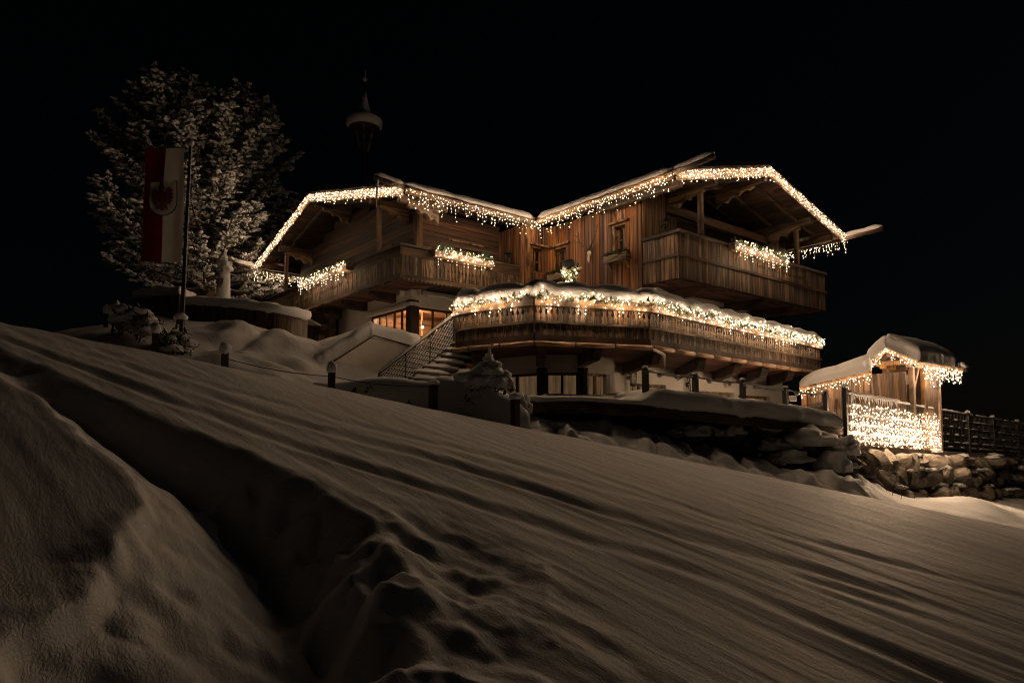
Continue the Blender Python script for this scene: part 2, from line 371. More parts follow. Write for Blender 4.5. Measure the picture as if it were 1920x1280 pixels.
def wall_rects(p0, p1, z0, z1, th, openings=()):
    """a masonry wall with rectangular openings, front face on p0-p1"""
    p0 = Vector((p0[0], p0[1], 0)); p1 = Vector((p1[0], p1[1], 0)); d = p1 - p0; L = d.length; d.normalize()
    inn = Vector((-d.y, d.x, 0)); mb = MB()
    cuts = sorted({0.0, L} | {x for o in openings for x in o[:2] if 0 < x < L})
    for u, v in zip(cuts, cuts[1:]):
        segs = [(z0, z1)]
        for (s0, s1, a, b) in openings:
            if s0 < (u + v) / 2 < s1: segs = [q for x, y in segs for q in ((x, min(y, a)), (max(x, b), y)) if q[1] - q[0] > .01]
        for a, b in segs:
            c = p0 + d * ((u + v) / 2) + inn * (th / 2); c.z = (a + b) / 2
            mb.obox(c, d * ((v - u) / 2), inn * (th / 2), UP * ((b - a) / 2))
    return mb
def window(parent, p0, p1, s0, s1, z0, z1, nx=2, nz=2, fr=0.07, depth=0.10, out=0.03, lintel=False, back='dark', frame='frame', casing=0.0, sill=False):
    """a casement in the opening s0..s1, z0..z1 of the wall p0-p1; frame, panes and what hangs behind"""
    p0 = Vector((p0[0], p0[1], 0)); p1 = Vector((p1[0], p1[1], 0)); d = (p1 - p0).normalized(); inn = Vector((-d.y, d.x, 0))
    def P(s, t, z): q = p0 + d * s + inn * t; q.z = z; return q
    f = MB()
    def bar(sa, sb, za, zb, t0, t1): f.obox(P((sa+sb)/2, (t0+t1)/2, (za+zb)/2), d*((sb-sa)/2), inn*((t1-t0)/2), UP*((zb-za)/2))
    t0, t1 = depth, depth + .07
    bar(s0, s0+fr, z0, z1, t0, t1); bar(s1-fr, s1, z0, z1, t0, t1); bar(s0+fr, s1-fr, z0, z0+fr, t0, t1); bar(s0+fr, s1-fr, z1-fr, z1, t0, t1)
    iw = (s1 - s0 - 2*fr); ih = z1 - z0 - 2*fr
    for i in range(1, nx): c = s0+fr+iw*i/nx; bar(c-.035, c+.035, z0+fr, z1-fr, t0+.003, t1-.003)
    for k in range(1, nz): c = z0+fr+ih*k/nz; bar(s0+fr, s1-fr, c-.014, c+.014, t0+.012, t1-.012)
    if casing:                                                      # boards round the opening, proud of the wall
        c = casing
        bar(s0-c, s0, z0-c*.6, z1, -out, depth); bar(s1, s1+c, z0-c*.6, z1, -out, depth)
        bar(s0-c*1.0, s1+c*1.0, z1, z1+c*.9, -out, depth); bar(s0, s1, z0-c*.6, z0, -out-.02, depth)
    w = f.build('window', frame, parent)
    if lintel:
        m = MB(); c = casing
        m.obox(P((s0+s1)/2, -out-.03, z1+c*.9+.035), d*((s1-s0)/2+c+.10), inn*.09, UP*.035)
        m.build('lintel', 'frame', w)
    for i in range(nx):
        m = MB(); a = s0+fr+iw*i/nx+.03*(i>0); b = s0+fr+iw*(i+1)/nx-.03*(i<nx-1)
        m.obox(P((a+b)/2, depth+.035, (z0+z1)/2), d*((b-a)/2), inn*.004, UP*(ih/2))
        m.build('pane', 'glass', w)
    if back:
        m = MB(); m.obox(P((s0+s1)/2, depth+(.11 if back == 'selflit' else .30), (z0+z1)/2), d*((s1-s0)/2+.2), inn*.01, UP*((z1-z0)/2+.2))
        m.build('curtain' if back == 'selflit' else 'room_back', back, w)
    return w

# ------------------------------------------------------------------ the snow ground (one sheet to the horizon)
def seg_dist(px, py, poly):
    """distance and signed side (left of travel positive) from arrays to a polyline"""
    best = np.full(px.shape, 1e9); sgn = np.zeros(px.shape)
    for (x0, y0), (x1, y1) in zip(poly, poly[1:]):
        dx, dy = x1 - x0, y1 - y0; L2 = dx*dx + dy*dy
        t = np.clip(((px - x0)*dx + (py - y0)*dy) / L2, 0, 1)
        ex, ey = px - (x0 + t*dx), py - (y0 + t*dy); d = np.hypot(ex, ey)
        c = dx*(py - y0) - dy*(px - x0); m = d < best
        best = np.where(m, d, best); sgn = np.where(m, np.sign(c), sgn)
    return best * sgn
def sst(a, b, x): t = np.clip((x - a) / (b - a), 0, 1); return t*t*(3 - 2*t)
_rng = np.random.RandomState(5)
_G = _rng.rand(256, 256)
def vnoise(x, y):
    xi = np.floor(x).astype(int); yi = np.floor(y).astype(int); fx = x - xi; fy = y - yi
    fx = fx*fx*fx*(fx*(fx*6 - 15) + 10); fy = fy*fy*fy*(fy*(fy*6 - 15) + 10)
    g = lambda i, j: _G[i % 256, j % 256]
    return ((g(xi, yi)*(1-fx) + g(xi+1, yi)*fx)*(1-fy) + (g(xi, yi+1)*(1-fx) + g(xi+1, yi+1)*fx)*fy)*2 - 1
def fbm(x, y, o=4, l=2.0, p=0.5):
    s = 0; a = 1.0
    for k in range(o): s = s + a * vnoise(x + 17.3*k, y + 9.1*k); x = x*l; y = y*l; a *= p
    return s
def camxy(p): return (p.x*math.sin(TH) - p.y*math.cos(TH), p.x*math.cos(TH) + p.y*math.sin(TH))
CTRL = []
for (px, py, D) in [(-250,760,20),(-500,800,18),(0,690,19),(100,650,18),(190,612,15.5),(240,606,16),(300,640,15),(340,664,14.6),(250,592,21),(340,602,20),(470,614,19.6),(575,634,19.6),
        (400,648,16.6),(480,690,15.6),(560,716,15.2),(520,636,18),(600,652,18.6),(620,722,16.4),(700,730,17),(700,764,14.6),(800,780,14.6),(900,796,14.2),(1000,806,14.2),
        (1040,792,15),(1120,812,14.6),(1110,790,15.6),(1180,812,15.2),(1250,832,16.0),(1250,856,14.2),(1350,868,14.8),(1390,888,14.4),(1400,868,16.2),(1450,884,15.8),(1500,890,15.9),(1500,920,14.4),
        (1580,895,16.2),(1620,912,16.2),(1700,940,16.6),(1740,938,17.2),(1830,932,17.8),(1890,955,18),(1930,985,17),(2080,1010,17),(1200,830,17.5),(1300,850,17.5),(1400,875,17.8),(1500,892,18),(1620,905,17.4),(1700,938,18.3),(1780,940,19.5),(1850,938,20.5),(1920,962,21.5)]:
    p = at(px, py, D); CTRL.append((*camxy(p), p.z))
for (x, y, z) in [(-4,24,1.3),(0,24,.6),(4,22,.2),(8,24,-.3),(-9,26,2.2),(-14,30,2.0),(-20,24,1.0),(-30,40,-1),(12,28,-1.0),(19,28,-1.9),(22,24,-4),(30,34,-7),(20,16,-4.4),(0,45,0),(20,50,-6),(-30,20,2.0)]:
    CTRL.append((x, y, z))
_c = np.array(CTRL)
def _U(r2): return np.where(r2 > 1e-9, r2 * np.log(r2 + 1e-12), 0)
_n = len(_c); _K = _U(((_c[:, None, :2] - _c[None, :, :2])**2).sum(-1)) + np.eye(_n) * 0.35
_Pm = np.c_[np.ones(_n), _c[:, :2]]
_sol = np.linalg.solve(np.block([[_K, _Pm], [_Pm.T, np.zeros((3, 3))]]), np.r_[_c[:, 2], 0, 0, 0])
def zfar(x, y):
    out = _sol[_n] + _sol[_n+1]*x + _sol[_n+2]*y
    for i in range(_n): out = out + _sol[i] * _U((x - _c[i, 0])**2 + (y - _c[i, 1])**2)
    return out
TR = [(-14, 12.6), (-9.5, 10.6), (-6.9, 8.9), (-4.05, 7.05), (-1.95, 5.65), (-1.2, 5.05), (-.78, 4.4), (-.55, 3.6), (-.45, 2.8), (-.4, 1.5), (-.4, -2)]
MO = [(-14, 11.9), (-9.5, 9.7), (-5.6, 7.25), (-3.75, 5.65), (-2.6, 4.6), (-2.05, 3.9), (-1.80, 3.28), (-1.62, 2.75), (-1.62, 2.4), (-1.55, 2.1), (-1.55, 1.7), (-1.55, 1), (-1.55, -2)]
RUT = [([(-12, 13.2), (-6, 10.0), (-3, 8.35), (-1.5, 7.75), (0, 7.25), (2.2, 6.3), (4.5, 5.2)], .03, .15),
       ([(-12, 11.9), (-7.2, 9.75), (-4.4, 8.1), (-2.0, 6.75), (0, 5.85), (1.6, 5.2), (2.7, 4.0), (3.4, 2.9)], .05, .13),
       ([(-2, 8.2), (1.2, 6.6), (3.2, 5.3), (4.1, 4.35), (5.2, 2.8)], .04, .12),
       ([(-11, 13), (-4.5, 9.8), (0, 8.3), (5, 6.8), (9, 5)], .02, .15)]
def ground(x, y):
    near = -1.4 + .119*y - .208*x
    near = near + .022*fbm(x*.35 + 3, y*.35, 3) 
    # groomed streaks and ruts run up the slope to the left
    s = (x + y) * .7071; tt = (x - y) * .7071                    # s runs across the streaks
    near = near + .0065*fbm(s*4.2, tt*.08, 5, 2.1, .66) 
    for poly, dep, wd_ in RUT:
        d = seg_dist(x, y, poly)
        dp = dep*(.55 + .6*fbm(x*.55 + dep*90, y*.55, 2)); d = d + .05*fbm(x*.9, y*.9 + dep*50, 3)
        near = near - dp*np.exp(-(d/wd_)**2) + dp*.35*np.exp(-((np.abs(d) - wd_*1.9)/(wd_*.8))**2)
    dT = -seg_dist(x, y, TR); dM = seg_dist(x, y, MO)             # dT > 0 left of the crest, dM > 0 right of the mound
    dT = dT + .08*fbm(x*1.6, y*1.6, 3) + .10*fbm(x*3.1 + 4, y*2.3, 3)*sst(6.5, 4.5, y); dM = dM + .06*fbm(x*1.7 + 9, y*1.7, 3) + .03*vnoise(x*7 + 3, y*7)*sst(4.6, 3.2, y)
    ditch = sst(-.10, .62, dT) * sst(-.02, .85, dM)
    close = sst(-.5, 1.2, y)
    near = near - (.46 + .06*sst(9, 5.5, y) - .12*sst(5, 3, y)) * ditch * (.35 + .65*close)
    near = near + .02*np.exp(-(dT/.28)**2) * (dM > 0)
    near = near + (.09*sst(.04, -.06, dM) + .018*np.exp(-((dM + .09)/.12)**2))*sst(9.5, 6, y)
    # trodden lumps on the crest close to the eye
    lump = np.exp(-((dT + .35)/.6)**2) * sst(6.0, 4.4, y)
    near = near + lump * (.13*(.4 - np.abs(fbm(s*1.5 + 3, tt*.8 + 2, 3, 2.3, .42))) + .010*fbm(x*9, y*8, 2))
    near = near + .04*np.exp(-((dM - .1)/.3)**2) * np.abs(fbm(x*2.1 + 1, y*2.1, 2)) * sst(4.2, 3.2, y)
    far = zfar(x, np.maximum(y, 6.0))
    R2 = np.hypot(x, y); far = far*(1 - sst(40, 75, R2)) + (-7 - .02*R2)*sst(40, 75, R2)
    # pillowy lumps on the bank at the left, slumped folds under the deck
    u = x / np.maximum(y, 1)
    lm = sst(-.50, -.42, u) * sst(-.24, -.33, u) * sst(13.6, 14.8, y) * sst(20.5, 17.5, y)
    far = far + lm * (.30*np.abs(fbm(x*.8 + 2, y*.8 + 7, 2)) - .05)
    fm = sst(.05, .16, u) * sst(.56, .50, u) * sst(13.5, 14.6, y) * sst(19, 17, y)
    far = far + fm * (.20*np.abs(fbm(x*1.5, y*.6 + 3, 3)) + .09*fbm(x*3.4, y*2.2, 2))
    pd = seg_dist(x, y, PATH); far = far + np.exp(-(pd/.42)**2) * (.16*fbm(x*4.2, y*4.2, 3) + .03) * sst(12.2, 13, y)
    far = far + .02*fbm(x*1.5, y*1.5, 3)
    k = sst(12.4, 14.4, y - .06*x)
    return near*(1 - k) + (far - .12*np.exp(-((y - 13.6)/.7)**2))*k
PATH = [camxy(at(px, py, D)) for px, py, D in [(985,770,15.2),(1010,790,14.8),(1050,815,14.2),(1110,838,13.6),(1180,860,13.0)]]
def gz(p):
    x, y = camxy(p); return float(ground(np.array([x]), np.array([y]))[0])
nu, nr = 560, 660
ang = np.linspace(-1.25, 1.25, nu); rad = np.concatenate([np.geomspace(1.0, 30, 560), np.geomspace(30.6, 900, 100)])
AA, RR_ = np.meshgrid(ang, rad); XX = RR_*np.sin(AA); YY = RR_*np.cos(AA) - .3
ZZ = ground(XX, YY)
PX = XX*math.sin(TH) + YY*math.cos(TH); PY = -XX*math.cos(TH) + YY*math.sin(TH)
vv = np.stack([PX, PY, ZZ], -1).reshape(-1, 3)
ii = np.arange(nr*nu).reshape(nr, nu)
ff = np.stack([ii[:-1, :-1], ii[:-1, 1:], ii[1:, 1:], ii[1:, :-1]], -1).reshape(-1, 4)
me = bpy.data.meshes.new('snow_slope')
me.vertices.add(len(vv)); me.vertices.foreach_set('co', vv.ravel())
me.loops.add(ff.size); me.loops.foreach_set('vertex_index', ff.ravel().astype(np.int32))
me.polygons.add(len(ff)); me.polygons.foreach_set('loop_start', np.arange(0, ff.size, 4, dtype=np.int32))
me.polygons.foreach_set('use_smooth', np.ones(len(ff), dtype=bool)); me.update(calc_edges=True)
me.materials.append(M['snowground'])
g = link('snow_slope', me, (0, 0, 0)); tag(g, 'wide groomed snow slope falling to the right with ruts and a deep trough', 'snow', kind='structure')

# ------------------------------------------------------------------ the chalet: axes and levels
AI, BG, BI = 18.0, 14.9, 19.6             # inner wall of the right wing, its gable wall, bay wall of the left wing
AR = 27.6                                 # right corner of the right gable wall
ZB, HB = 4.9, 1.53                        # right balcony: underside of boards, height
RB0, RB1, RBF = 18.0, 27.7, 13.39         # right balcony from, to, front
RE0, RE1, RF, ZE, RAX, RAZ = 17.02, 28.14, 12.73, 7.74, 22.45, 9.18      # right roof: eaves, front, eave height, ridge
LF, LE0, LE1, LAX, LAZ = 11.21, 19.27, 33.33, 26.95, 9.55                # left roof: front, eaves, ridge
GA, PB = 13.05, 21.4                      # left wing: gable wall, plank wall
BAY = 16.87
LBA, LBB, LB1, LB2, ZL, HL = 11.58, 20.06, 16.8, 32.86, 5.2, 1.08        # left balcony
def zr(a): return ZE + (RAZ - ZE) * (1 - abs(a - RAX) / ((RAX - RE0) if a < RAX else (RE1 - RAX)))
def zl(b): return ZE + (LAZ - ZE) * (1 - abs(b - LAX) / ((LAX - LE0) if b < LAX else (LE1 - LAX)))

ch = thing('chalet', 'large dark timber chalet with two gabled wings and snow covered roofs', 'chalet', (20, 20, -.5))

# --- solid cores so that no light leaks through
core = MB()
core.box(AI + .35, AR - .1, BG + 1.9, 34, 2.3, 7.9); core.box(GA + .9, 26, PB + .4, 32.2, 5.3, 7.9)
core.box(18.2, 27, 19.9, 33, -1, 5.1); core.box(13.6, 27, 25.4, 33, -1, 5.1); core.box(19.2, 27, 17.2, 20, -1, 5.1); core.box(BAY + .35, AI + .6, BI + .35, 24, 2.3, 7.9)
core.build('inner_core', 'dark', ch)

# --- right wing: inner wall, gable wall, loggia
wr = part('wall', ch)
w3 = (14.97, 14.97)
p0, p1 = (AI, BI), (AI, BG)                                         # seen left to right from the yard
def s_of(b): return BI - b
op3 = (s_of(16.12), s_of(15.62), 6.28, 7.18); op2 = (s_of(19.2), s_of(18.55), 6.12, 7.0)
boards(wr, 'wall_board', p0, p1, 2.3, 7.95, .2, .04, 'wallboard', openings=(op2, op3), jit=.02)
for q in (op3, op2):
    window(wr, p0, p1, q[0], q[1], q[2], q[3], 2, 2, .05, .16, .05, True, 'dark', casing=.10)
m = MB(); m.box(AI + .21, AI + .33, BG + .2, 22, 2.3, 7.9); m.build('sheathing', 'dark', wr)
# bay between the wings
p0, p1 = (BAY, BI), (AI, BI)
op1 = (.22, .78, 6.1, 7.02)
boards(wr, 'wall_board', p0, p1, 2.3, 7.95, .2, .04, 'wallboard', openings=(op1,), jit=.02)
window(wr, p0, p1, *op1, 2, 2, .05, .16, .05, True, 'dark', casing=.10)
boards(wr, 'wall_board', (BAY, PB), (BAY, BI), 5.2, 7.95, .2, .04, 'wallboard', jit=.02)
m = MB(); m.beam((BAY - .03, BI - .05, 5.2), (BAY - .03, BI - .05, 7.9), .1, .1); m.build('corner_post', 'frame', wr)
# gable wall with a loggia cut in it
wg = part('wall', ch)
boards(wg, 'wall_board', (AI, BG), (19.85, BG), 4.9, lambda s: zr(AI + s) + .1, .17, .04, 'greyboard', jit=.02)
boards(wg, 'wall_board', (26.0, BG), (AR, BG), 4.9, lambda s: zr(26 + s) + .1, .18, .04, 'greyboard', jit=.02)
planks(wg, 'wall_plank', (19.85, 16.4), (26.0, 16.4), 4.95, 8.95, .3, .03, 'soffit')
m = MB(); m.box(19.7, 19.82, BG, 16.5, 4.9, 8.5); m.box(26.02, 26.14, BG, 16.5, 4.9, 8.3); m.box(AI + .2, AR, 16.43, 16.6, 4.9, 8.0)
m.box(AI + .06, 19.7, BG + .05, BG + .2, 4.9, 8.0); m.box(26.14, AR - .03, BG + .05, BG + .2, 4.9, 7.7); m.box(AR - .1, AR, BG + .2, 33, 2.3, 7.8); m.build('sheathing', 'darkwood', wg)
m = MB(); m.box(19.25, 25.65, BG - .22, BG - .04, 7.62, 7.92); m.build('tie_beam', 'beamx', wg)
m = MB(); m.box(20.1, 25.7, BG + .1, BG + .22, 7.22, 7.32); m.build('curtain_rail', 'beamx', wg)
m = MB(); m.prism([(20.0, 16.2, 5.0), (20.08, 16.2, 5.0), (20.08, 16.2, 7.3), (20.0, 16.2, 7.3)], (0, .1, 0))
for a in (21.2, 22.5, 23.8, 25.1): m.box(a, a + .09, 16.2, 16.3, 4.95, 7.3)
m.box(20.0, 25.9, 16.2, 16.3, 7.3, 7.4); m.build('loggia_door_frame', 'frame', wg)
m = MB(); m.box(20.08, 25.1, 16.25, 16.27, 4.95, 7.3); m.build('pane', 'glass', wg)

# --- left wing: plank walls
wl = part('wall', ch)
p0, p1 = (GA, PB), (BAY, PB)
sw = (1.62, 2.72, 5.9, 7.05)
planks(wl, 'wall_plank', p0, p1, 5.2, 8.2, .31, .05, 'plank', openings=(sw,))
window(wl, p0, p1, *sw, 2, 2, .06, .12, .03, False, 'dark', casing=.10)
for s0, s1 in ((sw[0] - .72, sw[0] - .14), (sw[1] + .14, sw[1] + .72)):
    m = MB()
    for k in range(3): m.box(GA + s0, GA + s1, PB - .11, PB - .06, 5.9 + k*.385, 5.9 + k*.385 + .37)
    m.box(GA + s0 + .05, GA + s1 - .05, PB - .062, PB - .045, 5.9, 7.05)
    m.build('shutter', 'shutter', wl)
m = MB(); m.box(GA + 1.3, GA + 3.0, PB - .13, PB - .02, 7.2, 7.27); m.build('lintel', 'frame', wl)
m = MB(); m.box(GA - .12, GA + .14, PB - .14, PB + .12, 5.2, 8.0); m.build('corner_post', 'beamz', wl)
planks(wl, 'wall_plank', (GA, 32.2), (GA, PB), 5.2, 9.3, .31, .05, 'soffit', slope=lambda z: (0.0, 32.2 - PB) if z < 7.9 else (max(0, 32.2 - (LAX + (LAZ - z)/.27)), 32.2 - max(PB, LAX - (LAZ - z)/.224)))  # same planks as the yard wall; gable shade put into a darker colour
m = MB(); m.box(GA + .03, GA + .3, PB + .1, 32.2, 5.2, 7.95); m.box(GA + .2, BAY + .2, PB + .03, PB + .3, 5.2, 8.0); m.build('sheathing', 'darkwood', wl)
for b in (23.6, 26.9, 30.2):
    m = MB(); m.box(GA - .12, GA - .06, b - .5, b + .5, 5.2, 7.2); m.build('balcony_door', 'beamz', wl)
    m = MB(); m.box(GA - .14, GA - .125, b - .38, b + .38, 5.9, 7.05); m.build('pane', 'glass', wl)

# --- ground storey of the left wing: white walls, corner window band, lit room behind
wb = part('wall', ch)
CA, CB = 12.85, 21.45
og = (27.5 - 24.6 + .0, 27.5 - CB - .17, 2.95, 4.52)
m = wall_rects((CA, 27.5), (CA, CB), 1.0, 5.16, .3, [og]); m2 = wall_rects((CA + .303, CB + .003), (17.9, CB + .003), 1.0, 5.157, .3, [(-.1, 2.6, 2.95, 4.52)])
m.add(m2.v, m2.f); m.build('rendered_wall', 'render', wb)
m = MB(); m.box(CA - .06, CA + .28, CB - .06, CB + .28, 2.9, 4.75); m.build('corner_post', 'darkwood', wb)
m = MB(); m.box(CA - .12, CA + .05, CB - .1, 24.9, 4.53, 4.66); m.box(CA + .07, CA + 3.1, CB - .12, CB + .05, 4.53, 4.66); m.build('window_ledge', 'whitebox', wb)
window(wb, (CA, 27.5), (CA, CB), *og, 5, 1, .09, .06, .02, False, None, 'darkwood')
window(wb, (CA, CB), (17.9, CB), .28, 2.9, 2.95, 4.52, 4, 1, .09, .06, .02, False, None, 'darkwood')
for s in (.75, 1.45, 2.1):
    m = MB(); m.box(CA + s - .3, CA + s + .3, CB + .09, CB + .12, 3.42, 3.46); m.build('glazing_bar', 'darkwood', wb)
lit = part('room', ch)
m = MB(); m.box(CA + .3, 18, CB + .3, 25.2, 2.6, 2.7); m.build('floor', 'pinepanel', lit)
m = MB()
for k in range(12): m.box(CA + .3, 17.8, CB + .32 + k*.31, CB + .62 + k*.31, 4.72, 4.78)
m.build('ceiling_board', 'pinepanel', lit)
m = MB(); m.box(16.6, 16.8, CB + .3, 25.2, 2.7, 4.72); m.box(CA + .3, 16.6, 25.0, 25.2, 2.7, 4.72)
for k in range(7): m.box(16.55, 16.6, CB + .35, 25, 2.75 + k*.28, 3.0 + k*.28); m.box(CA + .3, 16.55, 24.95, 25.0, 2.75 + k*.28, 3.0 + k*.28)
m.build('panelled_wall', 'pinepanel', lit)
for k in range(2):
    m = MB(); m.box(14.5 + k*1.1, 14.56 + k*1.1, 23.4 - k*.5, 23.46 - k*.5, 2.7, 4.72); m.build('room_post', 'pinepanel', lit)

# --- lower storey under the terrace
VL = [at(905, 678, 20.6), at(1016, 672, 19.3), at(1093, 672, 19.3), at(1152, 679, 20.1)]
ws = part('wall', ch)
for i, nm in ((0, 2), (1, 2), (2, 2)):
    p, q = VL[i], VL[i+1]; L = (Vector((q.x, q.y, 0)) - Vector((p.x, p.y, 0))).length
    o = ((.35 if i == 0 else .12), L - (.12 if i < 2 else .22), .2, 1.62)
    wall_rects((p.x, p.y), (q.x, q.y), -1.0, 2.2, .3, [o]).build('rendered_wall', 'render', ws)
    window(ws, (p.x, p.y), (q.x, q.y), *o, 2, 2, .07, .10, .02, False, 'selflit', 'darkwood' if i < 2 else 'frame')
for i in (1, 2):
    p = VL[i]; m = MB(); m.lathe((p.x, p.y, -.8), [(.15, 0), (.15, 2.55)], 8); m.build('corner_post', 'darkwood', ws)
q = VL[3]; K0 = (q.x + .12, BG)
wall_rects((q.x, q.y), K0, -1, 2.2, .3).build('rendered_wall', 'render', ws)
wo = [(19.0 - K0[0] - 1.75, 19.0 - K0[0] + .15, .15, 1.55), (20.55 - K0[0], 23.3 - K0[0], .15, 1.42), (23.6 - K0[0], 25.9 - K0[0], .15, 1.36)]
wall_rects(K0, (26.9, BG), -1, 2.2, .3, wo).build('rendered_wall', 'render', ws)
for i, o in enumerate(wo):
    window(ws, K0, (26.9, BG), *o, 3 if i == 0 else 2, 2, .09, .16, .02, False, 'selflit', 'frame')
m = MB(); m.box(22.6, 26.0, BG - .16, BG - .02, 1.62, 1.78); m.build('awning_box', 'whitebox', ws)
# ground storey of the right wing above the terrace
wt = part('wall', ch)
wall_rects((AI + .9, BG + .05), (22.85, BG + .05), 2.3, 4.95, .3, [(2.0, 3.4, 2.5, 4.45)]).build('rendered_wall', 'render', wt)
window(wt, (AI + .9, BG + .05), (22.85, BG + .05), 2.0, 3.4, 2.5, 4.45, 2, 1, .12, .08, .02, False, 'dark', 'frame')
m = MB(); m.box(20.4, 20.9, BG - .2, BG + .04, 2.4, 4.62); m.build('door_post', 'darkwood', wt)
m = MB(); m.box(22.3, 22.75, BG - .2, BG + .04, 2.4, 4.62); m.build('door_post', 'darkwood', wt)
wall_rects((22.85, BG + .7), (26.9, BG + .7), 2.3, 4.95, .3).build('rendered_wall', 'render', wt)
m = MB(); m.box(22.6, 22.85, BG + .36, BG + .8, 2.3, 4.93); m.build('rendered_wall', 'render', wt)

# --- balconies
def rail(parent, name, p, q, w, h, mat='railwood'):
    m = MB(); m.beam(p, q, w, h); return m.build(name, mat, parent)
NB1 = notched_board('teardrop_board', 'greyboard', .16, 1.0, .80, .62)
NB2 = notched_board('teardrop_board_low', 'greyboard', .15, .78, .55, .34)
br = part('balcony', ch)
NBR = notched_board('teardrop_board_tall', 'greyboard', .17, 1.5, 1.10, .90, .045, .16, .022)
cut = lambda s: s < 4.4 or s > 8.2
boards(br, 'balcony_board', (RB0, BG - .06), (RB0, RBF), ZB, ZB + HB - .03, .17, .035, 'greyboard', jit=.012)
boards(br, 'balcony_board', (RB0, RBF), (RB1, RBF), ZB, ZB + HB - .03, .17, .035, 'greyboard', mesh=NBR, alt=cut, jit=.012, zj=.006)
boards(br, 'balcony_board', (RB1, RBF), (RB1, BG), ZB, ZB + HB - .03, .17, .035, 'greyboard', jit=.012)
for p, q, mt in (((RB0 - .02, BG - .06), (RB0 - .02, RBF - .12), 'beamy'), ((RB0 - .12, RBF - .02), (RB1 + .1, RBF - .02), 'beamx')):
    rail(br, 'top_rail', (*p, ZB + HB), (*q, ZB + HB), .16, .10, mt)
    off = Vector((-.04, 0, 0)) if mt == 'beamy' else Vector((0, -.04, 0))
    rail(br, 'batten', Vector((*p, ZB + .76)) + off, Vector((*q, ZB + .76)) + off, .05, .09, mt)
m = MB(); m.box(RB0 + .05, RB1 - .05, RBF + .05, BG + .6, ZB + .02, ZB + .12); m.build('balcony_floor', 'soffit', br)
for a in (19.55, 23.2, 25.55):
    m = MB(); m.prism([(a - .14, RBF + .12, ZB - .02), (a - .14, RBF + .12, ZB - .14), (a - .14, RBF + .5, ZB - .30), (a - .14, BG + .7, ZB - .32), (a - .14, BG + .7, ZB - .02)], (.28, 0, 0)); m.build('cantilever_beam', 'darkwood', br)
m = MB()
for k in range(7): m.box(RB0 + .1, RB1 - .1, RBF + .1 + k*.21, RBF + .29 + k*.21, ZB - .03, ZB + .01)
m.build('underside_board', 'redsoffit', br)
for a, zt in ((19.5, zr(19.5) - .2), (25.95, zr(25.95) - .2)):
    m = MB(); m.beam((a, RBF + .2, ZB + HB), (a, RBF + .2, zt), .15, .15); m.beam((a, RBF + .2, ZB + HB + .62), (a, RBF + .2, ZB + HB + .7), .2, .2); m.build('balcony_post', 'beamz', br)

bl = part('balcony', ch)
cutg = lambda s: not (2.4 < s < 8.3)
cutf = lambda s: not (1.6 < s < 4.2)
boards(bl, 'balcony_board', (LBA, LB2), (LBA, LBB), ZL + .08, ZL + HL - .34, .16, .035, 'greyboard', mesh=notched_board('t3', 'greyboard', .16, .66, .36, .13, .04, .15, .022), alt=cutg, jit=.01)
boards(bl, 'balcony_board', (LBA, LBB), (LB1, LBB), ZL + .08, ZL + HL - .34, .16, .035, 'greyboard', mesh=notched_board('t4', 'greyboard', .16, .66, .36, .13, .04, .15, .022), alt=cutf, jit=.01)
m = MB(); m.box(LBA - .05, LBA + .03, LBB - .05, LB2, ZL + HL - .36, ZL + HL - .02); m.build('breast_board', 'beamy', bl)
m = MB(); m.box(LBA + .035, LB1, LBB - .05, LBB + .03, ZL + HL - .36, ZL + HL - .02); m.build('breast_board', 'beamx', bl)
m = MB(); m.box(LBA - .09, LBA + .09, LBB - .09, LB2 + .1, ZL + HL - .02, ZL + HL + .05); m.build('top_rail', 'beamy', bl)
m = MB(); m.box(LBA + .095, LB1, LBB - .09, LBB + .09, ZL + HL - .02, ZL + HL + .05); m.build('top_rail', 'beamx', bl)
m = MB(); m.box(LBA - .07, LBA + .08, LBB - .07, LB2 + .05, ZL - .08, ZL + .09); m.build('floor_beam', 'beamy', bl)
m = MB(); m.box(LBA + .085, LB1, LBB - .07, LBB + .08, ZL - .08, ZL + .09); m.build('floor_beam', 'beamx', bl)
m = MB()
for k in range(74): m.lathe((LBA - .075, LBB + .1 + k*.17, ZL - .13), [(.04, 0), (.05, .03), (.03, .06)], 6)
for k in range(30): m.lathe((LBA + .1 + k*.17, LBB - .075, ZL - .13), [(.04, 0), (.05, .03), (.03, .06)], 6)
m.build('scalloped_trim', 'railwood', bl)['kind'] = 'stuff'
m = MB(); m.box(LBA + .1, GA, LBB + .1, LB2, ZL - .02, ZL + .05); m.box(GA, LB1, LBB + .1, PB, ZL - .02, ZL + .05); m.build('balcony_floor', 'soffit', bl)
for b in (22.7, 25.0, 27.4, 29.6, 31.8):
    m = MB(); m.prism([(LBA + .25, b - .14, ZL - .05), (LBA + .25, b - .14, ZL - .18), (LBA + .6, b - .14, ZL - .38), (CA + .2, b - .14, ZL - .40), (CA + .2, b - .14, ZL - .05)], (0, .28, 0)); m.build('cantilever_beam', 'darkwood', bl)
m = MB()
for k in range(8): m.box(LBA + .1 + k*.2, LBA + .28 + k*.2, LBB + .1, LB2, ZL - .06, ZL - .025)
m.build('underside_board', 'redsoffit', bl)
for b in (22.0, 30.9):
    m = MB(); zt = zl(b) - .15; m.beam((LBA + .2, b, ZL + HL), (LBA + .2, b, zt), .14, .14); m.beam((LBA + .2, b, ZL + HL + .55), (LBA + .2, b, ZL + HL + .63), .19, .19); m.build('balcony_post', 'beamz', bl)
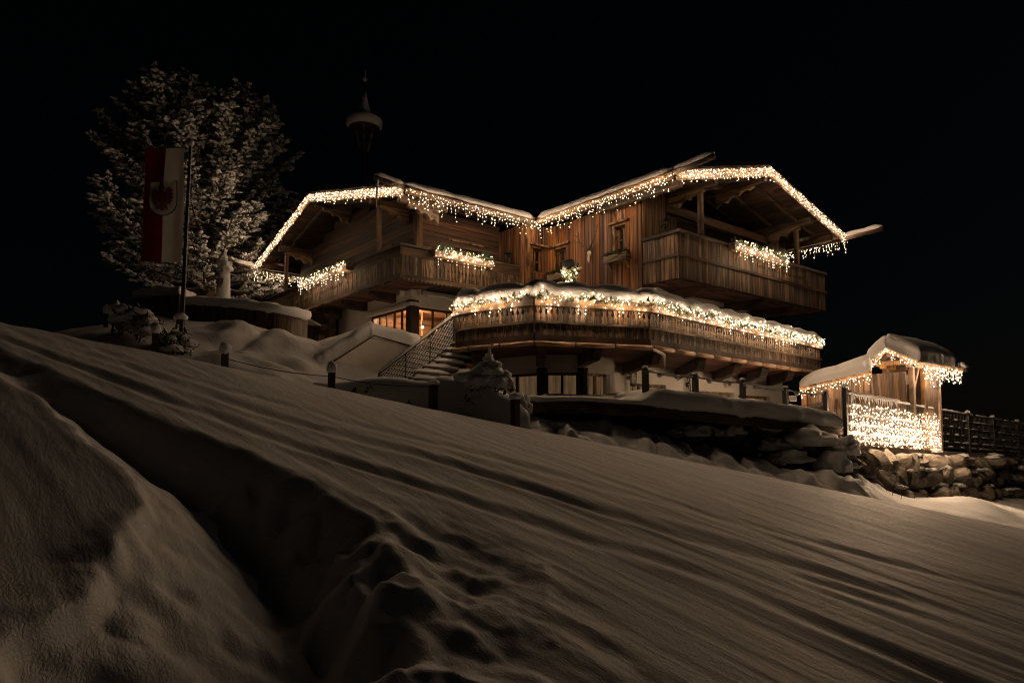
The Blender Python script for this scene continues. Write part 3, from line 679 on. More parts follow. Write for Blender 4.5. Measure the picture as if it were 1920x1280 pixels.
# timber store under the far end of the left balcony
m = MB(); m.box(12.0, 12.3, 26.6, 33, 1.5, 5.1); m.build('timber_screen', 'darkwood', bl)
for k in range(5):
    m = MB(); m.beam((11.75, 26.6 + k*.25, 4.7 - k*.42), (12.4, 26.6 + k*.25, 4.7 - k*.42), .22, .2); m.build('log_end', 'beamx', bl)

# --- terrace: parapet polygon, floor, soffit, beams, gutter
TV = [at(857, 643, 18.0), at(887, 638, 17.5), at(1002, 627, 16.45), at(1217, 638, 17.4), at(1537, 697, 25.4)]
TV = [Vector((p.x, p.y, 0)) for p in TV]
ZT = 2.29
te = part('terrace', ch)
TRACE = [Vector((11.0, 16.4, 0))] + TV + [Vector((26.4, 14.6, 0))]
for p, q in zip(TV, TV[1:]):
    d = (q - p).normalized(); L = (q - p).length
    boards(te, 'parapet_board', p, q, ZT + .02, ZT + .31, .16, .03, 'greyboard', jit=.012)
    boards(te, 'parapet_board_with_cutouts', p, q, ZT + .33, ZT + .82, .15, .03, 'greyboard', mesh=NB3 if 'NB3' in globals() else globals().setdefault('NB3', notched_board('t5', 'greyboard', .15, .49, .27, .10, .042, .15, .022)), jit=.008, zj=.004)
    o = Vector((d.y, -d.x, 0))
    rail(te, 'ledge', p + o*.05 + UP*(ZT + .32) - d*.02, q + o*.05 + UP*(ZT + .32) + d*.02, .07, .05)
    rail(te, 'top_rail', p + o*.06 + UP*(ZT + .80) - d*.03, q + o*.06 + UP*(ZT + .80) + d*.03, .14, .16)
    m = MB(); m.beam(p - o*.05 + UP*(ZT + .86), q - o*.05 + UP*(ZT + .86), .34, .22); m.build('planter_trough', 'railwood', te)
    rail(te, 'skirt_board', p + o*.02 + UP*(ZT - .08), q + o*.02 + UP*(ZT - .08), .05, .19, 'darkwood')
# ends return towards the house
for p, q in ((TRACE[0], TRACE[1]), (TRACE[-2], TRACE[-1])):
    boards(te, 'parapet_board', p, q, ZT + .02, ZT + .8, .16, .03, 'greyboard')
poly = [(p.x, p.y) for p in TV] + [(26.9, 15.2), (18, 15.2), (18, 19.8), (14.5, 19.8), (11.2, 17.0)]
m = MB(); m.prism([(x, y, ZT - .16) for x, y in poly], (0, 0, .14)); m.build('terrace_slab', 'redsoffit', te)
m = MB(); m.prism([(x, y, ZT - .018) for x, y in [(p.x*.985 + .2, p.y*.985 + .25) for p in TV] + poly[5:]], (0, 0, .12)); m.build('snow_cover', 'snow', te)
for px, q in ((1012, VL[1]), (1103, VL[2]), (1165, VL[3])):
    pass
def bm(p, q, h0=.10, h1=.32):
    p = Vector(p); q = Vector(q); d = (q - p).normalized(); x = Vector((d.y, -d.x, 0)) * .11
    z = ZT - .17
    m = MB(); m.prism([p + x + UP*z, p + x + UP*(z - h0), p + d*.35 + x + UP*(z - h1), q + x + UP*(z - h1), q + x + UP*z], x * -2); m.build('bracket_beam', 'darkwood', te)
def flat(p): return Vector((p.x, p.y, 0))
bm(TV[2].lerp(TV[3], .05) + (flat(VL[1]) - TV[2])*.18, flat(VL[1]) + Vector((.1, .2, 0)))
bm(TV[2].lerp(TV[3], .62) + (flat(VL[2]) - TV[3])*.12, flat(VL[2]) + Vector((.1, .2, 0)))
for t, a in ((.06, 17.1), (.26, 19.9), (.45, 22.2), (.62, 24.0), (.80, 26.0)):
    p = TV[3].lerp(TV[4], t); e = Vector((a, BG + .1, 0)); bm(p + (e - p)*.12, e)
bm(TV[1] + (flat(VL[0]) - TV[1])*.15, flat(VL[0]))
def offs(poly, o):
    out = []
    for i, p in enumerate(poly):
        d0 = (poly[i] - poly[i-1]).normalized() if i else (poly[1] - poly[0]).normalized()
        d1 = (poly[i+1] - poly[i]).normalized() if i < len(poly) - 1 else d0
        n = (Vector((d0.y, -d0.x, 0)) + Vector((d1.y, -d1.x, 0))).normalized(); out.append(p + n*o)
    return out
GT = offs(TV, .13)
for p, q in zip(GT, GT[1:]):
    L = (q - p).length; n = max(1, round(L / 1.0))
    for i in range(n):
        a = p.lerp(q, i/n); b = p.lerp(q, (i+1)/n)
        m = MB(); m.tube([a + UP*(ZT - .21), b + UP*(ZT - .21)], .062, 8); m.build('gutter', 'copper', te, True)
        m = MB(); m.tube([a + UP*(ZT - .21) - (b-a).normalized()*.012, a + UP*(ZT - .21) + (b-a).normalized()*.012], .074, 8); m.build('gutter_bracket', 'iron', te)
p = GT[3] + UP*(ZT - .24); m = MB(); m.tube([p, p + Vector((.0, -.28, -.14)), p + Vector((.02, -.36, -.2))], .04, 7); m.build('drain_spout', 'bone', te)

# --- roofs
rf = part('roof', ch)
def slab(name, pts, t, mat, parent, lift=0.0):
    pts = [Vector(p) + UP*lift for p in pts]; m = MB(); m.prism(pts, UP*t); return m.build(name, mat, parent)
VT = 5.0      # run of the valley
Rl = [(RE0, RF, zr(RE0)), (RE0, LE0, ZE), (RAX, LE0 + (RAX - RE0), RAZ), (RAX, RF, RAZ)]
Rr = [(RAX, RF, RAZ), (RAX, 34, RAZ), (RE1, 34, ZE), (RE1, RF, ZE)]
Lf = [(LF, LE0, ZE), (LF, LAX, LAZ), (RE0 + (LAX - LE0), LAX, LAZ), (RE0, LE0, ZE)]
Lb = [(LF, LAX, LAZ), (LF, LE1, ZE), (27, LE1, ZE), (27, LAX, LAZ)]
for pts in (Rl, Rr, Lf, Lb): slab('roof_deck', pts, .12, 'darkwood', rf, .14)
# boards under the overhanging gables
def soffit(axis, e0, e1, f0, f1, zf, n):
    for i in range(n):
        c0 = e0 + (e1 - e0)*i/n; c1 = e0 + (e1 - e0)*(i+1)/n - .012*(1 if e1 > e0 else -1); m = MB()
        if axis == 'a': pts = [(c0, f0, zf(c0)), (c1, f0, zf(c1)), (c1, f1, zf(c1)), (c0, f1, zf(c0))]
        else: pts = [(f0, c0, zf(c0)), (f1, c0, zf(c0)), (f1, c1, zf(c1)), (f0, c1, zf(c1))]
        m.prism([Vector(p) + UP*(.105 + random.uniform(0, .006)) for p in pts], UP*.03)
        m.build('soffit_board', 'soffit' if axis == 'a' else SOFX, rf)
SOFX = wood('soffit_board_x', (0.018, 0.009, 0.005), (0.095, 0.048, 0.024), (1.4, 5.0, 5.0), 0.5)
soffit('a', RE0 + .03, RAX, RF + .05, 16.6, zr, 19); soffit('a', RAX, RE1 - .03, RF + .05, 18.0, zr, 20)
soffit('b', LE0 + .03, LAX, LF + .05, GA + .2, zl, 26); soffit('b', LAX, LE1 - .03, LF + .05, GA + 2.5, zl, 22)
# eaves soffit along the yard
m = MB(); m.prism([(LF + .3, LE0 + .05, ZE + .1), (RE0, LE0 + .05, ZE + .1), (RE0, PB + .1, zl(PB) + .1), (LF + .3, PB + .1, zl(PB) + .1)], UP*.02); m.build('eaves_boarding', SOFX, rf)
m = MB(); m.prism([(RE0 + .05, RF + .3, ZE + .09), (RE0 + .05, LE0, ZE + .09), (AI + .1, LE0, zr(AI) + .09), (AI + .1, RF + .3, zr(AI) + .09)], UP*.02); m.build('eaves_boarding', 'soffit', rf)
# barge boards and fascias
def barge(p, q, side, h=.30, t=.05, mat='railwood', scal=True):
    p = Vector(p); q = Vector(q); side = Vector(side)
    m = MB(); m.prism([p, q, q + UP*h, p + UP*h], side*t); o = m.build('barge_board', mat, rf)
    m = MB(); m.prism([p + UP*(h - .07) + side*t, q + UP*(h - .07) + side*t, q + UP*(h + .05) + side*t, p + UP*(h + .05) + side*t], side*.05); m.build('trim', 'darkwood', o)
    if scal:
        m = MB(); L = (q - p).length; n = int(L/.13); e = (q - p)/n
        for i in range(n):
            c = p + e*(i + .5)
            m.prism([c - e*.45, c - e*.3 - UP*.045, c - UP*.065, c + e*.3 - UP*.045, c + e*.45], side*t*.7)
        m.build('scalloped_edge', mat, o)
    return o
barge((RE0, RF, ZE), (RAX, RF, RAZ), (0, -1, 0)); barge((RAX, RF, RAZ), (RE1, RF, ZE), (0, -1, 0))
barge((LF, LE0, ZE), (LF, LAX, LAZ), (-1, 0, 0)); barge((LF, LAX, LAZ), (LF, LE1, ZE), (-1, 0, 0))
m = MB(); m.box(RE0 - .04, RE0, RF + .06, LE0 - .05, ZE + .02, ZE + .26); m.build('fascia', 'beamy', rf)
m = MB(); m.box(LF + .06, RE0 - .05, LE0 - .04, LE0, ZE + .02, ZE + .26); m.build('fascia', 'beamx', rf)
m = MB(); m.box(RE1, RE1 + .04, RF + .06, 33, ZE + .02, ZE + .26); m.build('fascia', 'beamy', rf)
m = MB(); m.box(LF + .06, 27, LE1, LE1 + .04, ZE + .02, ZE + .26); m.build('fascia', 'beamx', rf)
# purlins with carved brackets, rafters
def carved(p, d, n, L, mat):             # a carved bracket under a purlin: p its outer top end, d inwards, n sideways
    out = [(0, 0), (0, -.10), (.12, -.16), (.2, -.10), (.32, -.14), (.40, -.26), (.52, -.2), (.62, -.24), (.72, -.40), (.86, -.34), (1.0, -.50), (1.0, 0)]
    m = MB(); m.prism([p + d*(x*L) + UP*z for x, z in out], n*.16); m.build('carved_bracket', mat, rf)
for a in (RE0 + .55, 19.5, RAX, 25.95, RE1 - .6):
    z = zr(a) + .10 - .15; f = RF + .2 if a != RAX else RF + .1
    m = MB(); m.beam((a, f, z), (a, 16.5, z), .2, .28); m.build('purlin', 'beamy', rf)
    if a in (19.5, RAX, 25.95): carved(Vector((a - .08, f + .5, z - .14)), Vector((0, 1, 0)), Vector((1, 0, 0)), BG - f - .5, 'railwood')
for b in (LE0 + .7, 22.0, LAX, 30.9, LE1 - .6):
    z = zl(b) + .10 - .15; f = LF + .2
    m = MB(); m.beam((f, b, z), (GA + .3, b, z), .2, .28); m.build('purlin', 'beamx', rf)
    if b in (22.0, LAX, 30.9, LE0 + .7): carved(Vector((f + .35, b - .08, z - .14)), Vector((1, 0, 0)), Vector((0, 1, 0)), GA - f - .4, 'railwood')
for b in (13.5, 14.6, 15.7, 16.8):
    for e0, e1 in ((RAX, RE0 + .15), (RAX, RE1 - .15)):
        m = MB(); m.beam((e0, b, zr(e0) + .045), (e1, b, zr(e1) + .045), .11, .11); m.build('rafter', 'beamx', rf)
for a in (11.95, 13.6, 14.8):
    for e0, e1 in ((LAX, LE0 + .15), (LAX, LE1 - .15)):
        if a > GA and e1 < LAX: continue
        m = MB(); m.beam((a, e0, zl(e0) + .045), (a, e1, zl(e1) + .045), .11, .11); m.build('rafter', 'beamy', rf)
# struts from the right-hand post
for a, b, s in ((25.95, RBF + .2, 1), (LBA + .2, 30.9, 0)):
    m = MB()
    if s: m.beam((a, b, 7.55), (27.3, b, zr(27.3) + .02), .11, .12)
    else: m.beam((a, b, 7.6), (a, 32.4, zl(32.4) + .02), .11, .12)
    m.build('strut', 'beamz', rf)

# snow lying on the roof
def snow_patch(name, parent, c, nu_, nv_, thick, edge=.22, seed=0, amp=.06, lift=.26, block=0.0, mat='snow'):
    """c: four corners (u along, v across) of the roof surface; a slab of snow with a rounded rim"""
    c = [Vector(p) for p in c]; L = (c[1] - c[0]).length; Wd = (c[3] - c[0]).length
    m = MB(); top = []
    for j in range(nv_ + 1):
        for i in range(nu_ + 1):
            u, v = i/nu_, j/nv_
            u = .5 - .5*math.cos(math.pi*u) if nu_ < 30 else u
            p = (c[0]*(1-u) + c[1]*u)*(1-v) + (c[3]*(1-u) + c[2]*u)*v
            dd = min(u*L, (1-u)*L, v*Wd, (1-v)*Wd)
            k = math.sqrt(max(0, 1 - (1 - min(1, dd/edge))**2)) if edge > 0 else 1
            t = thick*(.55 + .45*k) + amp*noise.noise(p*.9 + Vector((seed*5.1, 0, 0))) + amp*.4*noise.noise(p*3.1 + Vector((0, seed*3.3, 0)))
            if block: t -= .05*(abs(math.sin(u*L*math.pi/block + .6*noise.noise(p*.5)))**14)
            sh = .07*noise.noise(p*2.2 + Vector((seed, 7, 1))) + .03*noise.noise(p*7 + Vector((seed, 3, 2)))
            top.append(p + UP*(lift + max(.03, t)) + Vector((sh, sh, 0))*(1 if dd < edge else 0))
    n = (nu_+1)*(nv_+1); low = []
    for j in range(nv_ + 1):
        for i in range(nu_ + 1):
            u, v = i/nu_, j/nv_
            u = .5 - .5*math.cos(math.pi*u) if nu_ < 30 else u
            low.append((c[0]*(1-u) + c[1]*u)*(1-v) + (c[3]*(1-u) + c[2]*u)*v + UP*lift)
    id_ = lambda i, j: j*(nu_+1) + i
    fs = [(id_(i,j), id_(i+1,j), id_(i+1,j+1), id_(i,j+1)) for j in range(nv_) for i in range(nu_)]
    rim = [id_(i,0) for i in range(nu_+1)] + [id_(nu_,j) for j in range(1,nv_+1)] + [id_(i,nv_) for i in range(nu_-1,-1,-1)] + [id_(0,j) for j in range(nv_-1,0,-1)]
    k = len(rim); vs = top + [low[r] for r in rim]
    fs += [(rim[(i+1)%k], rim[i], n+i, n+(i+1)%k) for i in range(k)] + [tuple(n+i for i in range(k))]
    m.add(vs, fs); return m.build(name, mat, parent, True)
snow_patch('snow_layer', rf, [Rl[0], Rl[1], Rl[2], Rl[3]], 90, 14, .30, .15, 1, .05, block=1.15)
snow_patch('snow_layer', rf, [Rr[3], Rr[2], Rr[1], Rr[0]], 60, 14, .17, .12, 2, .03)
snow_patch('snow_layer', rf, [Lf[0], Lf[3], Lf[2], Lf[1]], 80, 14, .28, .15, 3, .05, block=1.2)
snow_patch('snow_layer', rf, [Lb[1], Lb[0], Lb[3], Lb[2]], 40, 14, .17, .12, 4, .03)
# hollowed-log gutters with snow, running past the corners as spouts
def log_gutter(p, q, r=.11, snow=.16, seed=0, n=40, nm='log_gutter'):
    p = Vector(p); q = Vector(q); m = MB(); m.tube([p, q], r, 10); o = m.build(nm, 'beamy', rf, True)
    m = MB(); pts = []; rr = []
    for i in range(n + 1):
        t = i/n; k = min(1, min(t, 1-t)*n/3 + .35)
        pts.append(p.lerp(q, t) + UP*(r*.55 + snow*.45 + .03*noise.noise(Vector((t*(q-p).length*1.7, seed, 0)))))
        rr.append(snow*k*(.85 + .3*noise.noise(Vector((t*(q-p).length*1.3, seed*2.0, 4)))))
    m.tube(pts, rr, 10); m.build('gutter_snow', 'snow', o, True)
log_gutter((LF - .1, LE0 - .17, ZE + .14), (RE0 - .25, LE0 - .17, ZE + .14), seed=1)
log_gutter((RE0 - .17, LE0 - .3, ZE + .14), (RE0 - .17, RF + .0, ZE + .14), seed=2)
log_gutter((LF - 1.15, LE0 - .17, ZE + .24), (LF - .12, LE0 - .17, ZE + .17), .09, .13, 3, 12)
log_gutter((RE0 - .1, RF - 1.45, ZE + .24), (RE0 - .15, RF - .02, ZE + .16), .09, .13, 4, 12)
log_gutter((RE1 + .15, RF - 1.5, ZE + .22), (RE1 + .15, RF + .5, ZE + .16), .10, .13, 5, 16)
log_gutter((LF - 1.0, LE1 + .15, ZE + .22), (LF + .4, LE1 + .15, ZE + .16), .10, .15, 6, 12)
# bell turret on the ridge of the left wing
tb = Vector((13.4, LAX, LAZ + .2)); tu = part('bell_turret', ch)
zt0 = at(683, 318, 28.9).z; z1 = at(683, 243, 28.9).z; z2 = at(683, 215, 28.9).z; z3 = at(683, 178, 28.9).z; z4 = at(683, 152, 28.9).z; tx = at(683, 250, 28.9)
tp = Vector((tx.x, tx.y, 0))
m = MB(); m.lathe(tp + UP*(LAZ - .3), [(.10, 0), (.09, z1 - LAZ - 1.1), (.14, z1 - LAZ - 1.0), (.05, z1 - LAZ - .9), (.04, z1 - LAZ + .3)], 10); m.build('turret_post', 'darkwood', tu)
for k in range(6):
    a = k*math.pi/3; m = MB(); m.beam(tp + Vector((.18*math.cos(a), .18*math.sin(a), z1 - 1.0)), tp + Vector((.5*math.cos(a), .5*math.sin(a), z1 + .32)), .07, .07); m.build('baluster', 'railwood', tu)
H = z2 - z1
m = MB(); m.lathe(tp + UP*(z1 + .04), [(.66, 0), (.70, .06), (.55, .35), (.3, .5), (.15, .9), (.06, 1.5), (.04, z4 - z1)], 16); m.build('turret_roof', 'darkwood', tu, True)
m = MB(); m.lathe(tp + UP*(z1 + .12), [(.68, -.06), (.76, .02), (.79, .16), (.75, .30), (.62, .40), (.42, .50), (.28, .68), (.18, .95), (.11, 1.25), (.06, 1.55)], 20); m.build('turret_snow', 'snow', tu, True)
m = MB(); m.blob(tp + UP*(z4 + .05), .11, .11, .12, 1); m.tube([tp + UP*z4, tp + UP*(z4 + .5)], .02, 5); m.build('finial', 'snow', tu, True)

# ------------------------------------------------------------------ fairy lights
def bulbs(parent, pts, r=.0150, mat='bulb'):
    m = MB()
    for p in pts: m.octa(p, r*random.choice((.65, .8, .95, 1.05, 1.3)))
    o = m.build('bulb_cluster', mat, parent); o['kind'] = 'stuff'; return o
def string(name, label, pts, cable, group=None, r=.0150, cat='string lights', mat='bulb'):
    base = pts[0]
    t = thing(name, label, cat, base, group)
    m = MB()
    for c in cable:
        if len(c) > 1: m.tube(c, .005, 3)
    o = m.build('cable', 'wire', t); o['kind'] = 'stuff'; bulbs(t, pts, r, mat); return t
def icicles(label, p, q, drop=.5, top=.0, step=.092, bstep=.10, sway=.045, minn=1, pat=(2, 4, 3, 5, 2, 3), fill=.92, mat='bulb'):
    p = Vector(p); q = Vector(q); L = (q - p).length; n = int(L/step); pts = []; cab = [[p, q]]
    mx = max(pat)
    for i in range(n + 1):
        c = p.lerp(q, min(1, (i + random.uniform(-.3, .3))/n if n else 0)); k = pat[i % len(pat)] + random.choice((-1, 0, 0, 1)); k = max(minn, k)
        c = c + UP*top; e = c - UP*(drop*k/mx); cab.append([c, e])
        for j in range(k):
            if random.random() > fill: continue
            z = drop*(j + random.uniform(.15, .95))/mx
            pts.append(c - UP*z + Vector((random.uniform(-sway, sway), random.uniform(-sway, sway), 0)))
    return string('icicle_lights', label, pts, cab, 'icicle lights along the chalet roof edges', mat=mat)
E2 = Vector((0, -.11, .26)); E3 = Vector((-.11, 0, .26))
icicles('icicle lights along the level eave at the far left, before the pine', (LF - .1, LE1 + .2, ZE + .05), (GA + 2.2, LE1 + .2, ZE + .05), .55)
icicles('icicle lights on the left, steeply climbing barge board of the left gable', Vector((LF, LE1, ZE)) + E3, Vector((LF, LAX, LAZ)) + E3, .42, pat=(2, 3, 4, 2, 3), step=.076)
icicles('icicle lights on the left gable between its ridge and the long icicle', Vector((LF, LAX, LAZ)) + E3, Vector((LF, LE0, ZE)) + E3, .40, pat=(2, 3, 2, 4, 3), step=.078)
icicles('icicle lights under the eave above the green shutters', (LF - .05, LE0 - .30, ZE + .10), (RE0 - .3, LE0 - .30, ZE + .10), .62)
icicles('icicle lights under the eave above the antlers and board wall', (RE0 - .30, LE0 - .35, ZE + .10), (RE0 - .30, RF - .1, ZE + .10), .60, step=.088)
icicles('icicle lights on the right gable left of its ridge', Vector((RE0, RF, ZE)) + E2, Vector((RAX, RF, RAZ)) + E2, .40, pat=(2, 3, 2, 4, 3), step=.076)
icicles('icicle lights on the right gable running down to the outermost spout', Vector((RAX, RF, RAZ)) + E2, Vector((RE1, RF, ZE)) + E2, .38, pat=(2, 3, 2, 4, 3), step=.076)
icicles('icicle lights along the receding eave right of the right gable', (RE1 + .2, RF - .05, ZE + .08), (RE1 + .2, 17.6, ZE + .08), .5)

# greenery: sprigs of short needles
def sprigs(m, c, n, r, ln=.12):
    for _ in range(n):
        d = Vector((random.gauss(0, 1), random.gauss(0, 1), random.gauss(.25, .8))).normalized()
        s = c + Vector((random.uniform(-r, r), random.uniform(-r, r), random.uniform(-r*.6, r*.6)))
        l = ln*random.uniform(.6, 1.3); x = d.cross(UP)
        if x.length < 1e-3: continue
        x = x.normalized()*(.018); y = d.cross(x).normalized()*.012
        m.add([s - x, s + x, s + d*l*.55 + x*1.5 + y, s + d*l, s + d*l*.55 - x*1.5 + y], [(0, 1, 2, 3, 4)])
def flower_box(label, llabel, p, q, out, w=.26, h=.24, nb=95, fall=.30, lit=True):
    p = Vector(p); q = Vector(q); out = Vector(out); d = (q - p).normalized(); L = (q - p).length
    t = thing('flower_box', label, 'flower box', p, 'flower boxes on the balconies' if lit else 'flower boxes under the windows')
    m = MB(); m.beam(p, q, w, h); m.build('box', 'railwood', t)
    for f in (.12, .88):
        c = p.lerp(q, f) - UP*h*.5; m = MB(); m.prism([c - out*w*.5, c + out*w*.4, c - out*w*.5 - UP*.28], d*.05); m.build('bracket', 'railwood', t)
    m = MB(); n = int(L*15)
    for i in range(n): sprigs(m, p.lerp(q, (i + .5)/n) + UP*(h*.5 + .03) + out*random.uniform(-.05, .12), 14, .11, .15)
    o = m.build('greenery', 'needle', t); o['kind'] = 'stuff'
    if lit:
        pts = []; cab = []
        for _ in range(nb):
            c = p.lerp(q, random.random()); z = random.uniform(-.12, .26)
            pts.append(c + out*(w*.5 + random.uniform(.0, .10)) + UP*z)
        k = int(L*5)
        for i in range(k):
            c = p.lerp(q, (i + random.random())/k) + out*(w*.5 + .03); n2 = random.choice((1, 1, 2, 3)); e = c - UP*(h*.5 + fall*n2/3)
            cab.append([c, e])
            for j in range(n2): pts.append(c - UP*(h*.5 + fall*(j + .8)/3))
        string('light_string', llabel, pts, cab, 'light strings in the flower boxes', .0150)
    return t
fx = LBA - .22
b0, b1 = on(655, 500, a=fx), on(566, 541, a=fx)
flower_box('lit flower box on the far left gable balcony, nearest the pine', 'fairy lights in the flower box on the left gable balcony', (fx, b1.y, ZL + HL - .16), (fx, b0.y, ZL + HL - .16), (-1, 0, 0), nb=110)
fy = LBB - .22
b0, b1 = on(812, 480, b=fy), on(921, 505, b=fy)
flower_box('lit flower box below the window with green shutters', 'fairy lights in the flower box below the green shutters', (b0.x, fy, ZL + HL - .16), (b1.x, fy, ZL + HL - .16), (0, -1, 0), nb=90)
fy = RBF - .24
b0, b1 = on(1372, 470, b=fy), on(1474, 500, b=fy)
flower_box('lit flower box on the tall balcony of the right gable', 'fairy lights in the flower box on the right gable balcony', (b0.x, fy, ZB + HB - .10), (b1.x, fy, ZB + HB - .10), (0, -1, 0), nb=105)
flower_box('unlit flower box under the rightmost small window of the board wall', '', (AI - .26, 16.35, 5.98), (AI - .26, 15.3, 5.98), (-1, 0, 0), lit=False)
flower_box('unlit flower box under the small window left of the antlers', '', (AI - .26, 19.3, 5.85), (AI - .26, 18.4, 5.85), (-1, 0, 0), lit=False)

# ------------------------------------------------------------------ garland and snow on the terrace parapet
def sweep(pts, sec, mod=None, closed=True):
    """sec: (outward offset, height) ring; outward is to the right of travel"""
    pts = [Vector(p) for p in pts]; m = MB(); n = len(sec); vs = []; k = len(pts)
    for i, p in enumerate(pts):
        d = pts[min(i+1, k-1)] - pts[max(i-1, 0)]; d.z = 0; d.normalize(); o = Vector((d.y, -d.x, 0))
        for j, (a, z) in enumerate(sec):
            a2, z2 = mod(i, j, a, z, p) if mod else (a, z)
            vs.append(p + o*a2 + UP*z2)
    fs = [(i*n + j, (i+1)*n + j, (i+1)*n + (j+1) % n, i*n + (j+1) % n) for i in range(k-1) for j in range(n if closed else n-1)]
    fs += [tuple(range(n)), tuple(range((k-1)*n, k*n))[::-1]]
    return m.add(vs, fs)
def resample(poly, step):
    out = []
    for p, q in zip(poly, poly[1:]):
        n = max(1, int((q - p).length/step)); out += [p.lerp(q, i/n) for i in range(n)]
    return out + [poly[-1]]
TP = resample(TV, .09)
acc = [0]
for a, b in zip(TP, TP[1:]): acc.append(acc[-1] + (b - a).length)
sec = [(.13, .95), (.17, 1.0), (.19, 1.10), (.18, 1.20), (.13, 1.30), (.03, 1.38), (-.12, 1.40), (-.28, 1.32), (-.36, 1.12), (-.34, .96)]
def pillow(i, j, a, z, p):
    s = acc[i]; end = min(1, min(s, acc[-1] - s)/.25 + .25)
    u = (s + .35*noise.noise(Vector((s*.6, 1, 0))))/1.05; f = abs(math.sin(math.pi*u))**.6
    k = (.70 + .34*f + .10*noise.noise(Vector((s*2.1, j*.4, 3)))) * (.5 + .5*end)
    drip = 0
    if j in (0, 1): drip = -.09*max(0, noise.noise(Vector((s*3.7, 9, j*.2)))) + .03*noise.noise(Vector((s*11, 2, 0)))
    k *= 1 - .18*s/acc[-1]
    return a*(.8 + .25*k) + .03*noise.noise(Vector((s*5, j, 1))), .95 + (z - .95)*k + drip
m = sweep([p + UP*ZT for p in TP], sec, pillow); m.build('parapet_snow', 'snow', te, True)
gl = thing('garland', 'long green garland with fairy lights along the snowy terrace parapet', 'garland', TV[2] + UP*(ZT + .9))
m = MB(); pts = []; cab = []
for i, p in enumerate(TP[:-1]):
    d = (TP[i+1] - p).normalized(); o = Vector((d.y, -d.x, 0)); s = acc[i]
    thickness = max(0, noise.noise(Vector((s*1.1, 5, 5))) + .35)
    c = p + o*.19 + UP*(ZT + .93 + .05*noise.noise(Vector((s*2, 0, 8))))
    sprigs(m, c, int(2 + 12*thickness), .075, .13)
    for _ in range(2 if s < 8.5 else 2 + (random.random() < .4)):
        pts.append(p + d*random.uniform(-.05, .05) + o*random.uniform(.20, .27) + UP*(ZT + .93 + random.gauss(0, .09)))
    if random.random() < .30:
        n2 = random.choice((1, 1, 2, 3)); c = p + o*.17; cab.append([c + UP*(ZT + .85), c + UP*(ZT + .78 - .1*n2)])
        for j in range(n2): pts.append(c + UP*(ZT + .74 - .09*j) + d*random.uniform(-.02, .02))
o = m.build('greenery', 'needle', gl); o['kind'] = 'stuff'
mm = MB(); mm.tube([p + UP*(ZT + .92) + (p - Vector((18, 18, 0))).normalized()*.2 for p in TP[::4]], .012, 4)
for c in cab: mm.tube(c, .004, 3)
mm.build('cable', 'wire', gl); bulbs(gl, pts, .017)
# icicles: one long one at the left spout, small ones elsewhere
def icicle(label, p, l, r=.05):
    m = MB(); p = Vector(p); k = 7
    m.tube([p - UP*(l*i/k) + Vector((random.uniform(-.01, .01), random.uniform(-.01, .01), 0)) for i in range(k+1)], [r*(1 - i/k)**.8 + .004 for i in range(k+1)], 7)
    return tag(m.build('icicle', 'ice', None, True), label, 'icicle')
icicle('long icicle hanging from the log spout of the left gable', (LF - 1.1, LE0 - .2, ZE + .2), .95)
icicle('short icicle on the drain spout under the terrace', GT[3] + Vector((.02, -.36, ZT - .44)), .32, .03)

# ------------------------------------------------------------------ things on the chalet walls and the terrace
an = thing('mounted_antlers', 'bleached deer skull with branching antlers on the board wall', 'antlers', on(1105, 487, a=AI - .08))
c = on(1105, 480, a=AI - .10)
m = MB(); m.blob(c + UP*.1, .07, .09, .11, 3); m.blob(c - UP*.1 + Vector((-.03, 0, 0)), .05, .055, .17, 4); m.build('skull', 'bone', an, True)
for s in (1, -1):
    m = MB(); yv = Vector((0, s, 0)); q = c + UP*.2
    path = [q, q + yv*.16 + UP*.16 - Vector((.08, 0, 0)), q + yv*.36 + UP*.34 - Vector((.14, 0, 0)), q + yv*.46 + UP*.58 - Vector((.12, 0, 0)), q + yv*.48 + UP*.78 - Vector((.06, 0, 0))]
    m.tube(path, [.032, .028, .025, .02, .008], 6)
    for i, (l, dz) in enumerate(((.2, .04), (.24, .12), (.22, .2))):
        b = path[i + 1]; m.tube([b, b + yv*l*.6 - Vector((.08, 0, 0)) + UP*dz*.4, b + yv*l - Vector((.12, 0, 0)) + UP*(dz + .06)], [.02, .016, .006], 5)
    m.build('antler', 'bark', an)
def lantern(label, p, out, s=1.0, pole=0.0):
    p = Vector(p); out = Vector(out); c = p + out*.2
    t = thing('wall_lantern', label, 'lantern', p, 'unlit lanterns on the chalet walls')
    m = MB(); m.tube([p + UP*.05*s, c + UP*.05*s - out*.06], .015*s, 5); m.tube([p, p + out*.02], .05*s, 8); m.build('bracket', 'iron', t)
    m = MB()
    for k in range(6):
        a = k*math.pi/3; e = Vector((math.cos(a), math.sin(a), 0)); m.tube([c + e*.06*s - UP*.16*s, c + e*.09*s + UP*.16*s], .009*s, 4)
    m.lathe(c + UP*(.16*s), [(.12*s, 0), (.10*s, .03*s), (.04*s, .10*s), (.012*s, .2*s)], 8); m.lathe(c - UP*(.20*s), [(.03*s, 0), (.065*s, .04*s)], 8)
    m.build('cage', 'iron', t)
    m = MB(); m.lathe(c - UP*(.15*s), [(.055*s, 0), (.08*s, .3*s)], 6); m.build('lantern_glass', 'glass', t)
    if pole: m = MB(); m.tube([c - UP*.2*s, c - out*.1 - UP*pole], .012, 5); m.build('tail_rod', 'iron', t)
lantern('lantern on the narrow board wall left of the yard corner', (BAY - .06, 20.5, 6.7), (-1, 0, 0), 1.25)
lantern('lantern on the dark board wall above the right balcony corner', (19.0, BG - .06, 7.1), (0, -1, 0), 1.2)
lantern('lantern beside the lower storey window, left of the two', on(1178, 708, b=BG - .02), (0, -1, 0), 1.5, .75)
